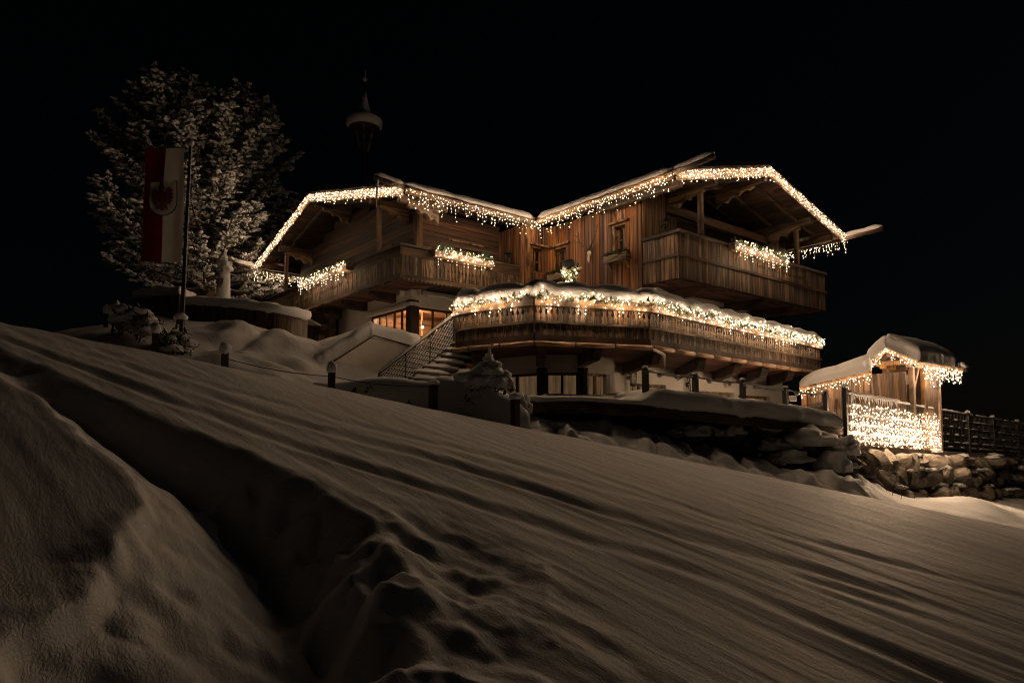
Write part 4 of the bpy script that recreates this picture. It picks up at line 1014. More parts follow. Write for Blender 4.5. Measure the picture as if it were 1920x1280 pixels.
lantern('lantern beside the lower storey window, right of the two', on(1288, 722, b=BG - .02), (0, -1, 0), 1.5, .75)
def speaker(label, c, out):
    c = Vector(c); out = Vector(out); s = Vector((-out.y, out.x, 0))
    t = thing('wall_speaker', label, 'loudspeaker', c, 'loudspeakers on the white walls')
    m = MB(); m.obox(c + out*.12, s*.11, out*.10, UP*.17); m.build('cabinet', 'whitebox', t)
    m = MB(); m.obox(c + out*.225, s*.09, out*.008, UP*.15); m.build('grille', 'concrete', t)
    m = MB(); m.beam(c - UP*.02, c + out*.03, .06, .08); m.build('bracket', 'iron', t)
speaker('loudspeaker on the white gable wall left of the corner post', on(757, 547, a=CA), (-1, 0, 0))
speaker('loudspeaker on the white wall right of the corner post', on(787, 547, b=CB), (0, -1, 0))
speaker('loudspeaker on the lower white wall left of a lantern', on(1170, 695, b=BG), (0, -1, 0))
aw = thing('awning', 'rolled white awning cassette under the left balcony', 'awning', on(778, 532, b=CB - .2))
m = MB(); m.tube([(CA + .35, CB - .16, 5.0), (CA + 3.6, CB - .16, 5.0)], .10, 10); m.build('cassette', 'whitebox', aw, True)
m = MB(); m.box(CA + .4, CA + 3.5, CB - .40, CB - .30, 4.86, 4.94); m.build('front_bar', 'whitebox', aw)
for s in (.8, 3.1): m = MB(); m.beam((CA + s, CB - .02, 4.95), (CA + s, CB - .36, 4.9), .05, .06); m.build('arm', 'whitebox', aw)
def lamp(label, p, out, r=.045, mt='lamp'):
    p = Vector(p); t = thing('spot_lamp', label, 'lamp', p)
    m = MB(); m.blob(p, r, r, r, 0, 0, lev=1); m.build('globe', mt, t, True)
    m = MB(); m.lathe(p + UP*r*.8, [(r*1.2, 0), (r*.8, r*.6), (.012, r*.9), (.012, r*4)], 8); m.build('cap', 'iron', t)
lamp('small bright lamp before the lit corner window, left of the two', at(792, 613, 22.5), None)
lamp('small bright lamp beside the stair handrail, right of the two', at(818, 618, 20.2), None, .028)
pl = thing('pendant_lamp', 'warm pendant lamp glowing inside the lit corner room', 'lamp', (13.85, 22.95, 4.38))
m = MB(); m.blob((13.85, 22.95, 4.38), .15, .15, .10, 0, 0, lev=1); m.build('globe', 'lampsoft', pl, True)
m = MB(); m.tube([(13.85, 22.95, 4.45), (13.85, 22.95, 4.72)], .01, 5); m.build('cord', 'iron', pl)
# topiary in the corner of the terrace
def topiary(p, k=1.0):
    t = thing('potted_topiary', 'snow capped ball topiary wrapped in fairy lights on the terrace', 'topiary', p)
    m = MB(); m.lathe(p, [(.2, 0), (.26, .4), (.28, .42)], 12); m.build('pot', 'concrete', t)
    m = MB(); m.tube([p + UP*.4, p + UP*1.7], .03, 6); m.build('stem', 'bark', t)
    m = MB()
    for _ in range(70): sprigs(m, p + UP*.75 + Vector((random.gauss(0, .2), random.gauss(0, .2), random.gauss(0, .13))), 8, .06)
    for _ in range(40): sprigs(m, p + UP*1.38 + Vector((random.gauss(0, .11), random.gauss(0, .11), random.gauss(0, .11))), 8, .05)
    o = m.build('greenery', 'needle', t); o['kind'] = 'stuff'
    m = MB(); m.blob(p + UP*.88 + RIGHT*.18, .22, .22, .20, 5, .2, flat=.6, lev=2); m.blob(p + UP*.86 - RIGHT*.2, .24, .22, .2, 6, .2, flat=.6, lev=2); m.blob(p + UP*.95 + FWD*.1, .2, .2, .2, 8, .2, lev=2); m.build('snow_cap', 'snow', t, True)
    m = MB(); m.blob(p + UP*1.5, .21, .21, .21, 7, .15, flat=.55, lev=2); m.build('snow_cap', 'snow', t, True)
    pts = []
    for c, r, n in ((.72, .34, 60), (1.33, .20, 26), (1.08, .1, 12)):
        for _ in range(n):
            a = random.uniform(0, 6.28); h = random.uniform(-1, .35); rr = r*math.sqrt(max(.05, 1 - h*h*.7)); pts.append(p + Vector((rr*math.cos(a), rr*math.sin(a), c + h*r*.6)))
    bulbs(t, pts, .019, 'bulb_bright')
tp_ = at(1068, 560, 18.4); topiary(Vector((tp_.x, tp_.y, at(1068, 486, 18.4).z - 1.7)))
h0 = at(1226, 541, 19.5); ph = thing('patio_heater', 'round metal heater hood standing on the terrace', 'patio heater', (h0.x, h0.y, ZT))
m = MB(); m.tube([(h0.x, h0.y, ZT), (h0.x, h0.y, h0.z - .1)], .04, 8); m.build('pole', 'iron', ph)
m = MB(); m.lathe((h0.x, h0.y, h0.z - .12), [(.33, 0), (.32, .03), (.2, .10), (.03, .14)], 20); m.build('hood', 'whitebox', ph, True)
m = MB(); m.lathe((h0.x, h0.y, ZT + .02), [(.25, 0), (.25, .3), (.1, .5)], 12); m.build('base', 'iron', ph)

# ------------------------------------------------------------------ outdoor staircase with lattice railing
R0, R1 = at(850, 592, 18.05), at(712, 699, 16.4)
st = thing('outdoor_staircase', 'snowy outdoor staircase with diagonal iron lattice railing up to the terrace', 'staircase', Vector((R1.x, R1.y, R1.z - .8)))
hh = .74
rl = part('railing', st)
m = MB(); m.tube([R0, R1], .03, 6); m.tube([R1, R1 - UP*.12 - (R0 - R1).normalized()*.06, R1 - UP*.7], .03, 6); m.build('handrail', 'iron', rl)
m = MB(); m.tube([R0 + UP*.035, R1 + UP*.035], .036, 6); m.build('rail_snow', 'snow', rl, True)
m = MB(); m.tube([R0 - UP*hh, R1 - UP*hh], .02, 5); m.build('bottom_rail', 'iron', rl)
m = MB(); m.tube([R0 - UP*.09, R1 - UP*.09], .014, 5); m.build('upper_bar', 'iron', rl)
L = (R0 - R1).length; nb = 15
for i in range(-5, nb):
    for s in (1, -1):
        t0 = i/nb; t1 = t0 + 5.2/nb
        def pt(t, v): return R1.lerp(R0, t) - UP*(.09 + (hh - .09)*v)
        a0, a1 = max(0, t0), min(1, t1)
        if a1 - a0 < .03: continue
        v = lambda t: (t - t0)/(t1 - t0) if s == 1 else 1 - (t - t0)/(t1 - t0)
        m = MB(); m.tube([pt(a0, v(a0)), pt(a1, v(a1))], .018, 4); m.build('lattice_bar', 'iron', rl)
        m = MB(); m.tube([pt(a0, v(a0)) + UP*.012, pt(a1, v(a1)) + UP*.02 - FWD*.008], .016, 4); m.build('bar_snow', 'snow', rl)
for t in (0, .33, .66, 1.0):
    p = R1.lerp(R0, t); m = MB(); m.tube([p, p - UP*(hh + .1)], .022, 6); m.build('baluster', 'iron', rl)
wv = (FWD*.75 + RIGHT*.66).normalized(); dn = (R1 - R0); dn.z = 0; dl = dn.length/10; dn.normalize()
for k in range(10):
    c = R0 - UP*(hh + .03 + k*.165) + dn*(dl*(k + .3)) + wv*.62; c.z = R0.z - hh - .03 - k*.162
    m = MB(); m.obox(c, wv*.5, dn*.13, UP*.025); tr = m.build('tread', 'concrete', st)
    m = MB(); m.obox(c + UP*.06, wv*.62, dn*.16, UP*.035); m.blob(c + UP*.07, .1, .1, .05, k); 
    m = MB(); mx_ = Matrix.Rotation(math.atan2(wv.y, wv.x), 4, 'Z'); m.blob(c + UP*.03, .58, .16, .085, k, .35, flat=.3, lev=2, ang=math.atan2(wv.y, wv.x)); m.build('tread_snow', 'snow', tr, True)
    m = MB(); m.obox(c - UP*.08 + dn*-.12, wv*.55, dn*.015, UP*.05); m.build('riser', 'darkwood', tr)
p = R0 + wv*1.25 - UP*1.0; q = R1 + wv*1.25 - UP*.95
m = MB(); m.prism([p, q, q - UP*.9, p - UP*1.9], wv*.15); m.build('side_wall', 'render', st)
p = R0 - UP*.95 + wv*1.45 + dn*.05; m = MB(); m.beam(p, p + dn*1.6 - UP*1.5, .1, .14); m.build('stringer', 'darkwood', st)

# ------------------------------------------------------------------ left yard: garden wall, hot tub, posts, shrubs, flag
A_, B_, C_ = at(575, 708, 17.4), at(700, 628, 18.8), at(790, 653, 20.3)
gw = thing('garden_wall', 'pale rendered wing wall under deep snow beside the staircase', 'wall', Vector((B_.x, B_.y, 0)))
bk = (FWD*.9 - RIGHT*.4).normalized()
m = MB(); m.prism([A_, B_, C_, C_ - UP*2.2, A_ - UP*1.4], bk*.3); m.build('rendered_wall', 'render', gw)
m = MB(); f = (B_ - A_).normalized()
m.beam(A_ - bk*.02 - UP*.02, B_ - bk*.02 - UP*.02, .07, .035); m.beam(B_ - bk*.02 - UP*.02, C_ - bk*.02 - UP*.02, .07, .035); m.build('coping', 'darkwood', gw)
snow_patch('snow_cover', gw, [A_ - bk*.06, B_ - bk*.06, B_ + bk*2.2, A_ + bk*2.6 + UP*.7], 34, 18, .42, .22, 11, .06, .0)
snow_patch('snow_cover', gw, [B_ - bk*.06 - f*.12, C_ - bk*.06, C_ + bk*1.4, B_ + bk*2.2 - f*.12], 34, 14, .42, .22, 12, .05, .0)

tubc = W(-7.2, 22.6); tz0 = at(470, 618, 20).z
tub = thing('hot_tub', 'round wooden hot tub surround with staves and thick snow rim', 'hot tub', (tubc.x, tubc.y, tz0 - .3))
_a0 = at(575, 622, 20.0); _a1 = at(336, 600, 20.8)
arc = []
for k in range(31):                                                  # plan: straight flank at the left, rounded nose at the right
    t = k/30
    px = 336 + (577 - 336)*t; D = 20.9 - .9*t + 1.6*max(0, (t - .72)/.28)**2.2
    arc.append((px, D))
def tubp(px, D, top): p = at(px, 600, D); return Vector((p.x, p.y, 0))
AP = [tubp(px, D, 0) for px, D in arc]
topz = [at(px, 566 + 26*((px - 336)/241)**1.6, D).z for px, D in arc]
AR_ = resample(AP, .16)
for i in range(len(AR_) - 1):
    p, q = AR_[i], AR_[i+1]; t = i/(len(AR_) - 1); z1_ = topz[min(30, int(t*30))] - .02
    d = q - p; c = (p + q)/2; th = math.atan2(d.y, d.x)
    link('stave', UB['tubwood'], (c.x, c.y, tz0 - .9), tub, th, (d.length - .006, .05, z1_ - tz0 + .9))
zt_i = lambda i: topz[min(30, int(i/(len(AR_) - 1)*30))]
PT = [Vector((p.x, p.y, zt_i(i))) for i, p in enumerate(AR_)]
rimsec = [(.10, -.10), (.13, .02), (.10, .13), (.0, .2), (-.2, .22), (-.5, .2), (-.6, .0)]
m = sweep(PT, rimsec, lambda i, j, a, z, p: (a + .03*noise.noise(Vector((i*.3, j, 2))), z + (.05*noise.noise(Vector((i*.35, j*.5, 7))) if j > 0 else -.08*max(0, noise.noise(Vector((i*.5, 3, 1))))))); m.build('rim_snow', 'snow', tub, True)
m = MB(); m.prism([Vector((p.x, p.y, zt_i(i) - .1)) for i, p in enumerate(AR_)] + [Vector((AR_[-1] + FWD*1.5).to_tuple()) + UP*(topz[-1] - .1), Vector((AR_[0] + FWD*2.5).to_tuple()) + UP*(topz[0] - .1)], UP*.05); m.build('cover', 'tubwood', tub)
cb0, cb1 = at(251, 585, 21.2), at(338, 585, 20.6)
cab_ = thing('wooden_cabinet', 'low dark wooden cabinet with a thick snow slab left of the flagpole', 'cabinet', cb0)
zt_ = at(300, 557, 21).z
boards(cab_, 'board', (cb0.x, cb0.y), (cb1.x, cb1.y), cb0.z - .6, zt_, .18, .05, 'tubwood')
m = MB(); m.prism([Vector((cb0.x, cb0.y, cb0.z - .6)), Vector((cb1.x, cb1.y, cb0.z - .6)), Vector((cb1.x, cb1.y, zt_)), Vector((cb0.x, cb0.y, zt_))], FWD*1.2); m.build('carcass', 'darkwood', cab_)
snow_patch('snow_slab', cab_, [Vector((cb0.x, cb0.y, zt_)) - FWD*.12, Vector((cb1.x, cb1.y, zt_)) - FWD*.12, Vector((cb1.x, cb1.y, zt_)) + FWD*1.1, Vector((cb0.x, cb0.y, zt_)) + FWD*1.1], 24, 14, .30, .18, 21, .03, .0)
# snow-caked pillar behind the tub
p = at(418, 560, 24); sp = thing('garden_pillar', 'upright garden pillar caked in snow behind the hot tub', 'pillar', p - UP*.6)
m = MB(); m.lathe(p - UP*.6, [(.25, 0), (.22, 1.3)], 10); m.build('shaft', 'concrete', sp)
hgt = at(418, 478, 24).z - p.z
m = MB(); m.tube([p - UP*.5, p + UP*.25, p + UP*(hgt*.45) + RIGHT*.02, p + UP*(hgt*.60)], [.25, .24, .21, .22], 9); m.blob(p + UP*(hgt*.74) + RIGHT*.03, .27, .25, .26, 7, .5, 1.8, lev=3); m.blob(p + UP*(hgt*.93) - RIGHT*.03, .15, .14, .15, 9, .5, 2, lev=2); m.build('snow_crust', 'snow', sp, True)

def snow_post(label, px, y0, y1, D, w=.1, cap=.12, cat='post'):
    b = at(px, y1, D); tz = at(px, y0, D).z; g0 = min(gz(b), b.z)
    t = thing('fence_post', label, cat, Vector((b.x, b.y, g0 - .1)), 'snow capped posts along the slope')
    m = MB(); m.beam(Vector((b.x, b.y, g0 - .2)), Vector((b.x, b.y, tz - cap)), w, w); m.build('shaft', 'darkwood', t)
    m = MB(); m.blob(Vector((b.x, b.y, tz - cap*.9)), w*.95, w*.95, cap, px, .2, flat=.75, lev=2); m.build('snow_cap', 'snow', t, True)
    return Vector((b.x, b.y, tz - cap*2.2))
fp = [snow_post('leftmost snow capped post on the skyline', 198, 572, 618, 15.4, .08, .12), snow_post('thin snow capped post just right of the leftmost post', 217, 563, 598, 16.0, .07, .1),
      snow_post('snow capped post below the flag, among snowy shrubs', 290, 605, 658, 13.4, .1, .13), snow_post('snow capped post in front of the pillowy snow bank', 421, 642, 694, 13.2, .11, .14),
      snow_post('snow capped post in front of the pale garden wall', 621, 678, 744, 13.1, .11, .13), snow_post('dark post in the snow hedge below the staircase', 812, 712, 775, 13.2, .13, .06),
      snow_post('dark post at the right end of the snow hedge', 966, 736, 796, 13.3, .13, .08)]
for i, (a, b) in enumerate(zip(fp[2:], fp[3:])):
    if i in (0, 3): continue
    m = MB(); m.tube([a.lerp(b, k/8) - UP*(.06*math.sin(math.pi*k/8)) for k in range(9)], .008, 5)
    tag(m.build('rope', 'iron', None), ['rope sagging between the two posts under the flag', 'thick rope in front of the pillowy snow bank', 'rope in front of the staircase and snow hedge', 'rope along the snow hedge left of the snowy dwarf conifer'][i], 'rope', 'ropes between the posts')
def snow_shrub(label, px, py, D, s, seed, n=8):
    b = at(px, py, D); b.z = min(b.z, gz(b) + .1); t = thing('snowy_shrub', label, 'shrub', b, 'shrubs buried in snow'); rnd = random.Random(seed)
    m = MB(); mm = MB()
    for k in range(n):
        c = b + RIGHT*rnd.uniform(-.5, .5)*s + FWD*rnd.uniform(-.2, .4)*s + UP*rnd.uniform(.05, .75)*s
        for _ in range(6): sprigs(mm, c + UP*rnd.uniform(-.08, .16)*s, 6, .26*s, .26*s)
        m.blob(c + UP*.08*s, rnd.uniform(.2, .34)*s, rnd.uniform(.2, .3)*s, rnd.uniform(.13, .2)*s, seed + k, .3, flat=.5, lev=2)
    o = mm.build('branches', 'pine', t); o['kind'] = 'stuff'
    m.build('snow_load', 'snow', t, True)
snow_shrub('snow laden shrub below the cabinet at the left', 248, 640, 14.8, .85, 3, 10)
snow_shrub('small snow laden shrub at the foot of the flagpole', 322, 662, 14.5, .6, 5, 8)
# hedge under snow and the dwarf conifer on it
HP = [at(590, 716, 15.6), at(640, 714, 15.2), at(700, 711, 14.9), at(760, 712, 14.7), at(806, 716, 14.5), at(826, 705, 14.45), at(860, 710, 14.4), at(905, 722, 14.3), at(950, 738, 14.3), at(984, 768, 14.4)]
HR = resample(HP, .12)
hg = thing('snow_hedge', 'long low hedge buried under snow in front of the staircase', 'hedge', HP[4] - UP*.8)
m = sweep(HR, [(.42, -1.3), (.40, -.5), (.36, -.15), (.22, -.02), (0, .03), (-.3, .0), (-.6, -.2), (-.7, -.8)], lambda i, j, a, z, p: (a + .10*noise.noise(Vector((i*.12, j*.5, 2))), z + .09*noise.noise(Vector((i*.10, j*.3, 7))))); m.build('snow_load', 'snow', hg, True)
m = MB()
for i in range(4, len(HR) - 2, 1):
    d = HR[i+1] - HR[i]; d.z = 0; d.normalize(); o = Vector((d.y, -d.x, 0))
    if noise.noise(Vector((i*.14, 3, 3))) > .02: sprigs(m, HR[i] + o*.42 - UP*random.uniform(.2, .7), 9, .12, .14)
o = m.build('twigs', 'pine', hg); o['kind'] = 'stuff'
b = at(915, 733, 14.0); dc = thing('dwarf_conifer', 'snow smothered dwarf conifer with a bent tip below the terrace', 'conifer', b)
def pxz(px, py, D=14.0): return at(px, py, D)
mm = MB(); m = MB()
for (px, py, w, h, k) in [(870,708,20,15,1),(900,716,26,16,2),(935,718,22,16,3),(915,712,30,14,4),(905,700,24,13,5),(925,697,22,12,6),(945,706,16,14,7),(912,688,20,11,8),(928,684,14,8,9),(915,675,11,9,10),(917,667,8,7,11),(955,722,12,12,12),(885,722,18,14,13)]:
    c = pxz(px, py, 14.0 + (k % 3)*.12); s = 14.0/FPX; m.blob(c, w*s, w*s*.9, h*s, k, .28, 1.6, flat=.55, lev=2)
    for _ in range(4): sprigs(mm, c - UP*h*s*.6, 7, w*s*.6, .12)
m.tube([pxz(917, 668), pxz(918, 658), pxz(917, 650), pxz(921, 645), pxz(924, 646)], [.05, .035, .028, .03, .02], 7)
m.build('snow_load', 'snow', dc, True); o = mm.build('branches', 'pine', dc); o['kind'] = 'stuff'
m = MB(); m.tube([b - UP*.4 + FWD*.3, b + UP*.7 + FWD*.2], .05, 6); m.build('trunk', 'bark', dc)
# tumbled snow beside the path
for i, (px, py, w, h) in enumerate([(978,760,20,22),(958,775,24,24)]):
    c = at(px, py, 14.5 + .2*i); s = 14.6/FPX; m = MB(); m.blob(c, w*s, w*s*.8, h*s, 40 + i, .35, 2.0, lev=3)
    tag(m.build('snow_heap', 'snow', None, True), ['heap of snow against the end of the hedge', 'rounded snow heap under the dwarf conifer'][i], 'snow heap', 'snow heaps by the path')

# flag
FD = 15.6
p0, p1 = at(338, 664, FD), at(357, 274, FD); g0 = gz(p0)
fl = thing('flagpole', 'tall dark flagpole standing in the snow left of the chalet', 'flagpole', Vector((p0.x, p0.y, min(g0, p0.z) - .2)))
m = MB(); m.tube([p0 - UP*.5, p0.lerp(p1, .5), p1], [.06, .045, .03], 8); m.build('pole', 'iron', fl, True)
m = MB(); m.tube([p0.lerp(p1, .02) + RIGHT*.055 - FWD*.03, p1 + RIGHT*.04 - FWD*.03], .006, 4); m.build('halyard', 'whitebox', fl)
m = MB(); m.blob(p1 + UP*.08, .085, .085, .085, 0, 0, lev=2); m.build('ball_finial', 'whitebox', fl, True)
cl = at(339, 600, FD); m = MB(); m.lathe(cl, [(.10, -.1), (.10, .02)], 10); m.build('collar', 'iron', fl)
m = MB(); m.blob(cl + UP*.06, .15, .15, .12, 4, .2, flat=.5, lev=2); m.build('snow_cap', 'snow', fl, True)
m = MB(); m.tube([at(350, 277, FD), at(270, 275, FD - .56)], .014, 6); m.build('cross_arm', 'iron', fl)
bn = thing('banner', 'hanging red and white banner with an eagle shield on the flagpole', 'flag', at(341, 491, FD))
def fpt(u, v, off=0.0):                    # u across 0..1 from the left, v down 0..1
    l = at(271 - 6*v, 277 + 214*v, FD - .55); r = at(347 - 7*v, 278 + 213*v, FD); p = l.lerp(r, u)
    return p + FWD*(.03*math.sin(u*5 + v*4) + .018*math.sin(v*9 + u*3) - off)
def cloth(name, u0, u1, v0, v1, mat, off=0.0, n=8, k=26, th=.004):
    m = MB(); vs = [fpt(u0 + (u1-u0)*i/n, v0 + (v1-v0)*j/k, off) for j in range(k+1) for i in range(n+1)]; w = n + 1; o = len(vs)
    vs += [p + FWD*th for p in vs]
    fs = [(j*w+i, j*w+i+1, (j+1)*w+i+1, (j+1)*w+i) for j in range(k) for i in range(n)]; fs += [tuple(x + o for x in f[::-1]) for f in fs]
    m.add(vs, fs); return m.build(name, mat, bn, True)
cloth('red_field', 0, .5, 0, 1, 'red'); cloth('white_field', .5, 1, 0, 1, 'white')
def decal(name, pts, off, mat):
    m = MB(); front = [fpt(u, v, off) for u, v in pts]; m.prism(front, FWD*.003); return m.build(name, mat, bn)
def shield(s): return [(.5 + x*s, .446 + y*s) for x, y in [(-.335,-.145),(.335,-.145),(.335,0),(.325,.05),(.28,.09),(.2,.122),(.1,.14),(0,.147),(-.1,.14),(-.2,.122),(-.28,.09),(-.325,.05),(-.335,0)]]
decal('shield_border', shield(1.06), .012, 'black'); decal('shield', shield(1.0), .018, 'white')
def eg(pts): return [(.5 + x, .446 + y) for x, y in pts]
decal('eagle_body', eg([(0,-.105),(.05,-.10),(.08,-.082),(.035,-.078),(.05,-.05),(.075,-.01),(.06,.03),(.03,.055),(.06,.10),(.0,.115),(-.06,.10),(-.03,.055),(-.06,.03),(-.075,-.01),(-.05,-.05),(-.03,-.09)]), .026, 'crest')
for sg in (-1, 1):
    decal('eagle_wing', eg([(sg*x, y) for x, y in [(.06,-.03),(.12,-.05),(.17,-.085),(.22,-.10),(.20,-.07),(.265,-.075),(.225,-.045),(.28,-.04),(.23,-.018),(.275,.0),(.22,.008),(.25,.035),(.19,.03),(.20,.06),(.14,.045),(.13,.07),(.07,.03)]]), .030, 'crest')
    decal('eagle_claw', eg([(sg*x, y) for x, y in [(.05,.045),(.12,.075),(.16,.10),(.12,.095),(.13,.115),(.09,.095),(.05,.07)]]), .034, 'crest')
decal('eagle_crown', eg([(-.03,-.108),(-.02,-.125),(0,-.115),(.015,-.13),(.03,-.115),(.05,-.122),(.05,-.104)]), .038, 'crest')

# ------------------------------------------------------------------ snow laden pine behind the left gable
def pine(label, base, H, Rc, seed, dens=1.0):
    rnd = random.Random(seed); t = thing('pine_tree', label, 'pine tree', base)
    m = MB(); tr = []; nk = 9
    for k in range(nk + 1):
        f = k/nk; tr.append(base + UP*(H*f*.97) + RIGHT*(.25*math.sin(f*5 + 1)) + FWD*(.2*math.sin(f*4)))
    m.tube(tr, [.34*(1 - .9*k/nk) + .02 for k in range(nk + 1)], 9); m.build('trunk', 'bark', t, True)
    mb = MB(); mn = MB(); ms = MB(); msb = MB()
    def puff(c, s, d):
        if rnd.random() < .35: sprigs(mn, c, 5, .14*s, .22*s)
        ms.blob(c + UP*.04*s, rnd.uniform(.08, .18)*s, rnd.uniform(.04, .08)*s, rnd.uniform(.035, .065)*s, rnd.random()*50, .7, 2.0, lev=0, ang=math.atan2(d.y, d.x) + rnd.uniform(-.5, .5))
    nlimb = int(150*dens)
    for k in range(nlimb):
        f = .10 + .90*(k + rnd.random())/nlimb
        prof = (.72 + .28*f/.3) if f < .30 else max(.10, math.sqrt(max(0, 1 - ((f - .30)/.72)**2)))
        ln = Rc*prof*rnd.uniform(.80, 1.03); az = k*2.399 + rnd.uniform(-.4, .4)
        d = Vector((math.cos(az), math.sin(az), 0)); s0 = tr[0].lerp(tr[-1], f); s0 = tr[min(nk, int(f*nk))].lerp(tr[min(nk, int(f*nk) + 1)], f*nk - int(f*nk))
        rise = .30 if f > .55 else -.02
        path = []
        for j in range(7):
            u = j/6; path.append(s0 + d*ln*u + UP*(ln*(rise*u + .20*u*u - .10*math.sin(u*3.1))) + Vector((rnd.uniform(-.1, .1), rnd.uniform(-.1, .1), rnd.uniform(-.08, .08))))
        mb.tube(path, [(.075*(1-f*.6))*(1 - .85*j/6) + .012 for j in range(7)], 5)
        msb.tube([p + UP*.05 for p in path], [.05*(1 - .6*j/6) + .012 for j in range(7)], 5)
        ntw = int(7 + ln*3.4)
        for j in range(ntw):
            u = .28 + .72*((j + rnd.random())/ntw)**.75; i = min(5, int(u*6)); c = path[i].lerp(path[i+1], u*6 - i)
            td = (d*rnd.uniform(.2, .9) + Vector((-d.y, d.x, 0))*rnd.choice((-1, 1))*rnd.uniform(.3, 1) + UP*rnd.uniform(-.05, .45)).normalized(); tl = rnd.uniform(.35, .95)*(.6 + .25*ln/Rc)
            e = c + td*tl; mb.tube([c, c.lerp(e, .5) - UP*.03, e], [.018, .013, .006], 4)
            for q in range(9): puff(c.lerp(e, .15 + .85*(q + rnd.random())/9) + Vector((rnd.uniform(-.12, .12), rnd.uniform(-.12, .12), rnd.uniform(-.04, .08))), rnd.uniform(.7, 1.3), td)
            puff(e, 1.2, td)
    mb.build('limbs', 'bark', t)['kind'] = 'stuff'; mn.build('crown', 'pine', t)['kind'] = 'stuff'
    ms.build('snow_load', 'snow', t, True)['kind'] = 'stuff'; msb.build('limb_snow', 'snow', t, True)['kind'] = 'stuff'
pb = at(378, 585, 34.0); pine('large snow laden pine tree behind the flag and left gable', pb, (at(378, 128, 34).z - pb.z)*.86, 5.3, 4)

# ------------------------------------------------------------------ lower deck with snow lip, posts and rope
DK = [(985, 759, 15.0), (1100, 760, 15.1), (1215, 767, 15.5), (1300, 775, 16.0), (1400, 785, 16.8), (1500, 796, 17.6), (1578, 808, 18.2)]
DP = [at(*d) for d in DK]
dkb = thing('timber_deck', 'snow covered timber deck in front of the lower storey', 'deck', DP[3] - UP*.6)
for i, (p, q) in enumerate(zip(DP, DP[1:])):
    m = MB(); o = (FWD*.8 - RIGHT*.5)*3.2; m.prism([p, q, q + o, p + o], UP*.10); m.build('deck_board', 'darkwood', dkb)
    m = MB(); m.beam(p - UP*.08, q - UP*.08, .06, .20); m.build('edge_board', 'beamx', dkb)
    m = MB(); b2 = (FWD*.8 - RIGHT*.5)*.9; m.prism([p + b2, q + b2, q + b2 - UP*1.6, p + b2 - UP*1.6], b2*.1); m.build('dark_backing', 'darkwood', dkb)  # dark backing added so the space under the deck reads as shade
    m = MB(); c = p.lerp(q, .1) + b2*.6; m.beam(c, c - UP*1.2, .14, .14); m.build('deck_post', 'darkwood', dkb)
DR = resample([p + UP*.10 for p in DP], .08)
dacc = [0]
for a, b in zip(DR, DR[1:]): dacc.append(dacc[-1] + (b - a).length)
dsec = [(.06, -.04), (.13, .03), (.16, .14), (.12, .27), (.02, .37), (-.25, .41), (-.8, .40), (-2.2, .36), (-2.2, .0), (-.3, -.0)]
s215 = (DP[2] - DP[1]).length + (DP[1] - DP[0]).length
def lip(i, j, a, z, p):
    s = dacc[i]; f = .30 + .75*min(1, max(0, (s - s215 + .25)/.5)); e = min(1, (dacc[-1] - s)/.5 + .45)
    f *= e
    dr = 0
    if j in (0, 1): dr = -.16*max(0, noise.noise(Vector((s*1.5, 4, 4))) - .15) - .04*noise.noise(Vector((s*6, 1, 1)))
    hv = .12*max(0, noise.noise(Vector((s*2.6, 2, 9)))) if j in (1, 2) else 0
    return a + hv*f + .03*noise.noise(Vector((s*2.5, j, 4))), z*f + dr*f + .045*noise.noise(Vector((s*1.2, j*.4, 9)))*f
m = sweep(DR, dsec, lip); m.build('snow_lip', 'snow', dkb, True)
pt_ = []
for i, (px, y0, D) in enumerate([(1211, 689, 15.75), (1305, 701, 16.35), (1394, 712, 17.0), (1474, 726, 17.65), (1550, 734, 18.25)]):
    b = at(px, 770 + i*8, D); tz = at(px, y0, D).z
    t = thing('railing_post', ['black railing post on the deck, first from the blue cover', 'black railing post on the deck, second from the blue cover', 'black railing post on the deck, third from the blue cover', 'black railing post on the deck, fourth from the blue cover', 'black railing post on the deck, beside the light curtain'][i], 'post', b, 'black posts on the deck')
    m = MB(); w = .115; c = Vector((b.x, b.y, 0)); m.beam(c + UP*(b.z - .1), c + UP*(tz - .05), w, w); m.build('shaft', 'iron', t)
    m = MB(); m.add([c + UP*(tz - .05) + RIGHT*(w*.55*sx) + FWD*(w*.55*sy) for sx, sy in ((-1,-1),(1,-1),(1,1),(-1,1))] + [c + UP*(tz + .03)], [(0,1,4),(1,2,4),(2,3,4),(3,0,4),(3,2,1,0)]); cp = m.build('cap', 'iron', t)
    m = MB(); m.blob(c + UP*(tz + .01), .075, .075, .04, i, .2, flat=.4, lev=2); m.build('cap_snow', 'snow', t, True)
    pt_.append(c + UP*(tz - .07))
for i, (a, b) in enumerate(zip(pt_, pt_[1:])):
    t = thing('railing_rope', 'snow crusted rope strung between ' + ['the first and second black deck posts', 'the second and third black deck posts', 'the third and fourth black deck posts', 'the last two black deck posts'][i], 'rope', a, 'ropes between the black deck posts')
    pth = [a.lerp(b, k/14) - UP*(.05*math.sin(math.pi*k/14)) for k in range(15)]
    m = MB(); m.tube(pth, .012, 5); m.build('cable', 'iron', t)
    m = MB(); m.tube([p + UP*.018 for p in pth], [.018 + .012*random.random() for _ in pth], 6)
    for k in (4, 9 + i % 3): m.blob(pth[k] - UP*.03, .08, .05, .05, k + i, .4, lev=2)
    m.build('snow_crust', 'snow', t, True)
b0, b1 = at(1004, 755, 16.6), at(1152, 756, 16.9)
bc = thing('covered_bench', 'long low bench under a blue tarpaulin with snow on the deck', 'bench', b0)
u = (b1 - b0); u.z = 0; L = u.length; u.normalize(); n_ = Vector((-u.y, u.x, 0)); c = (b0 + b1)/2 + n_*.3
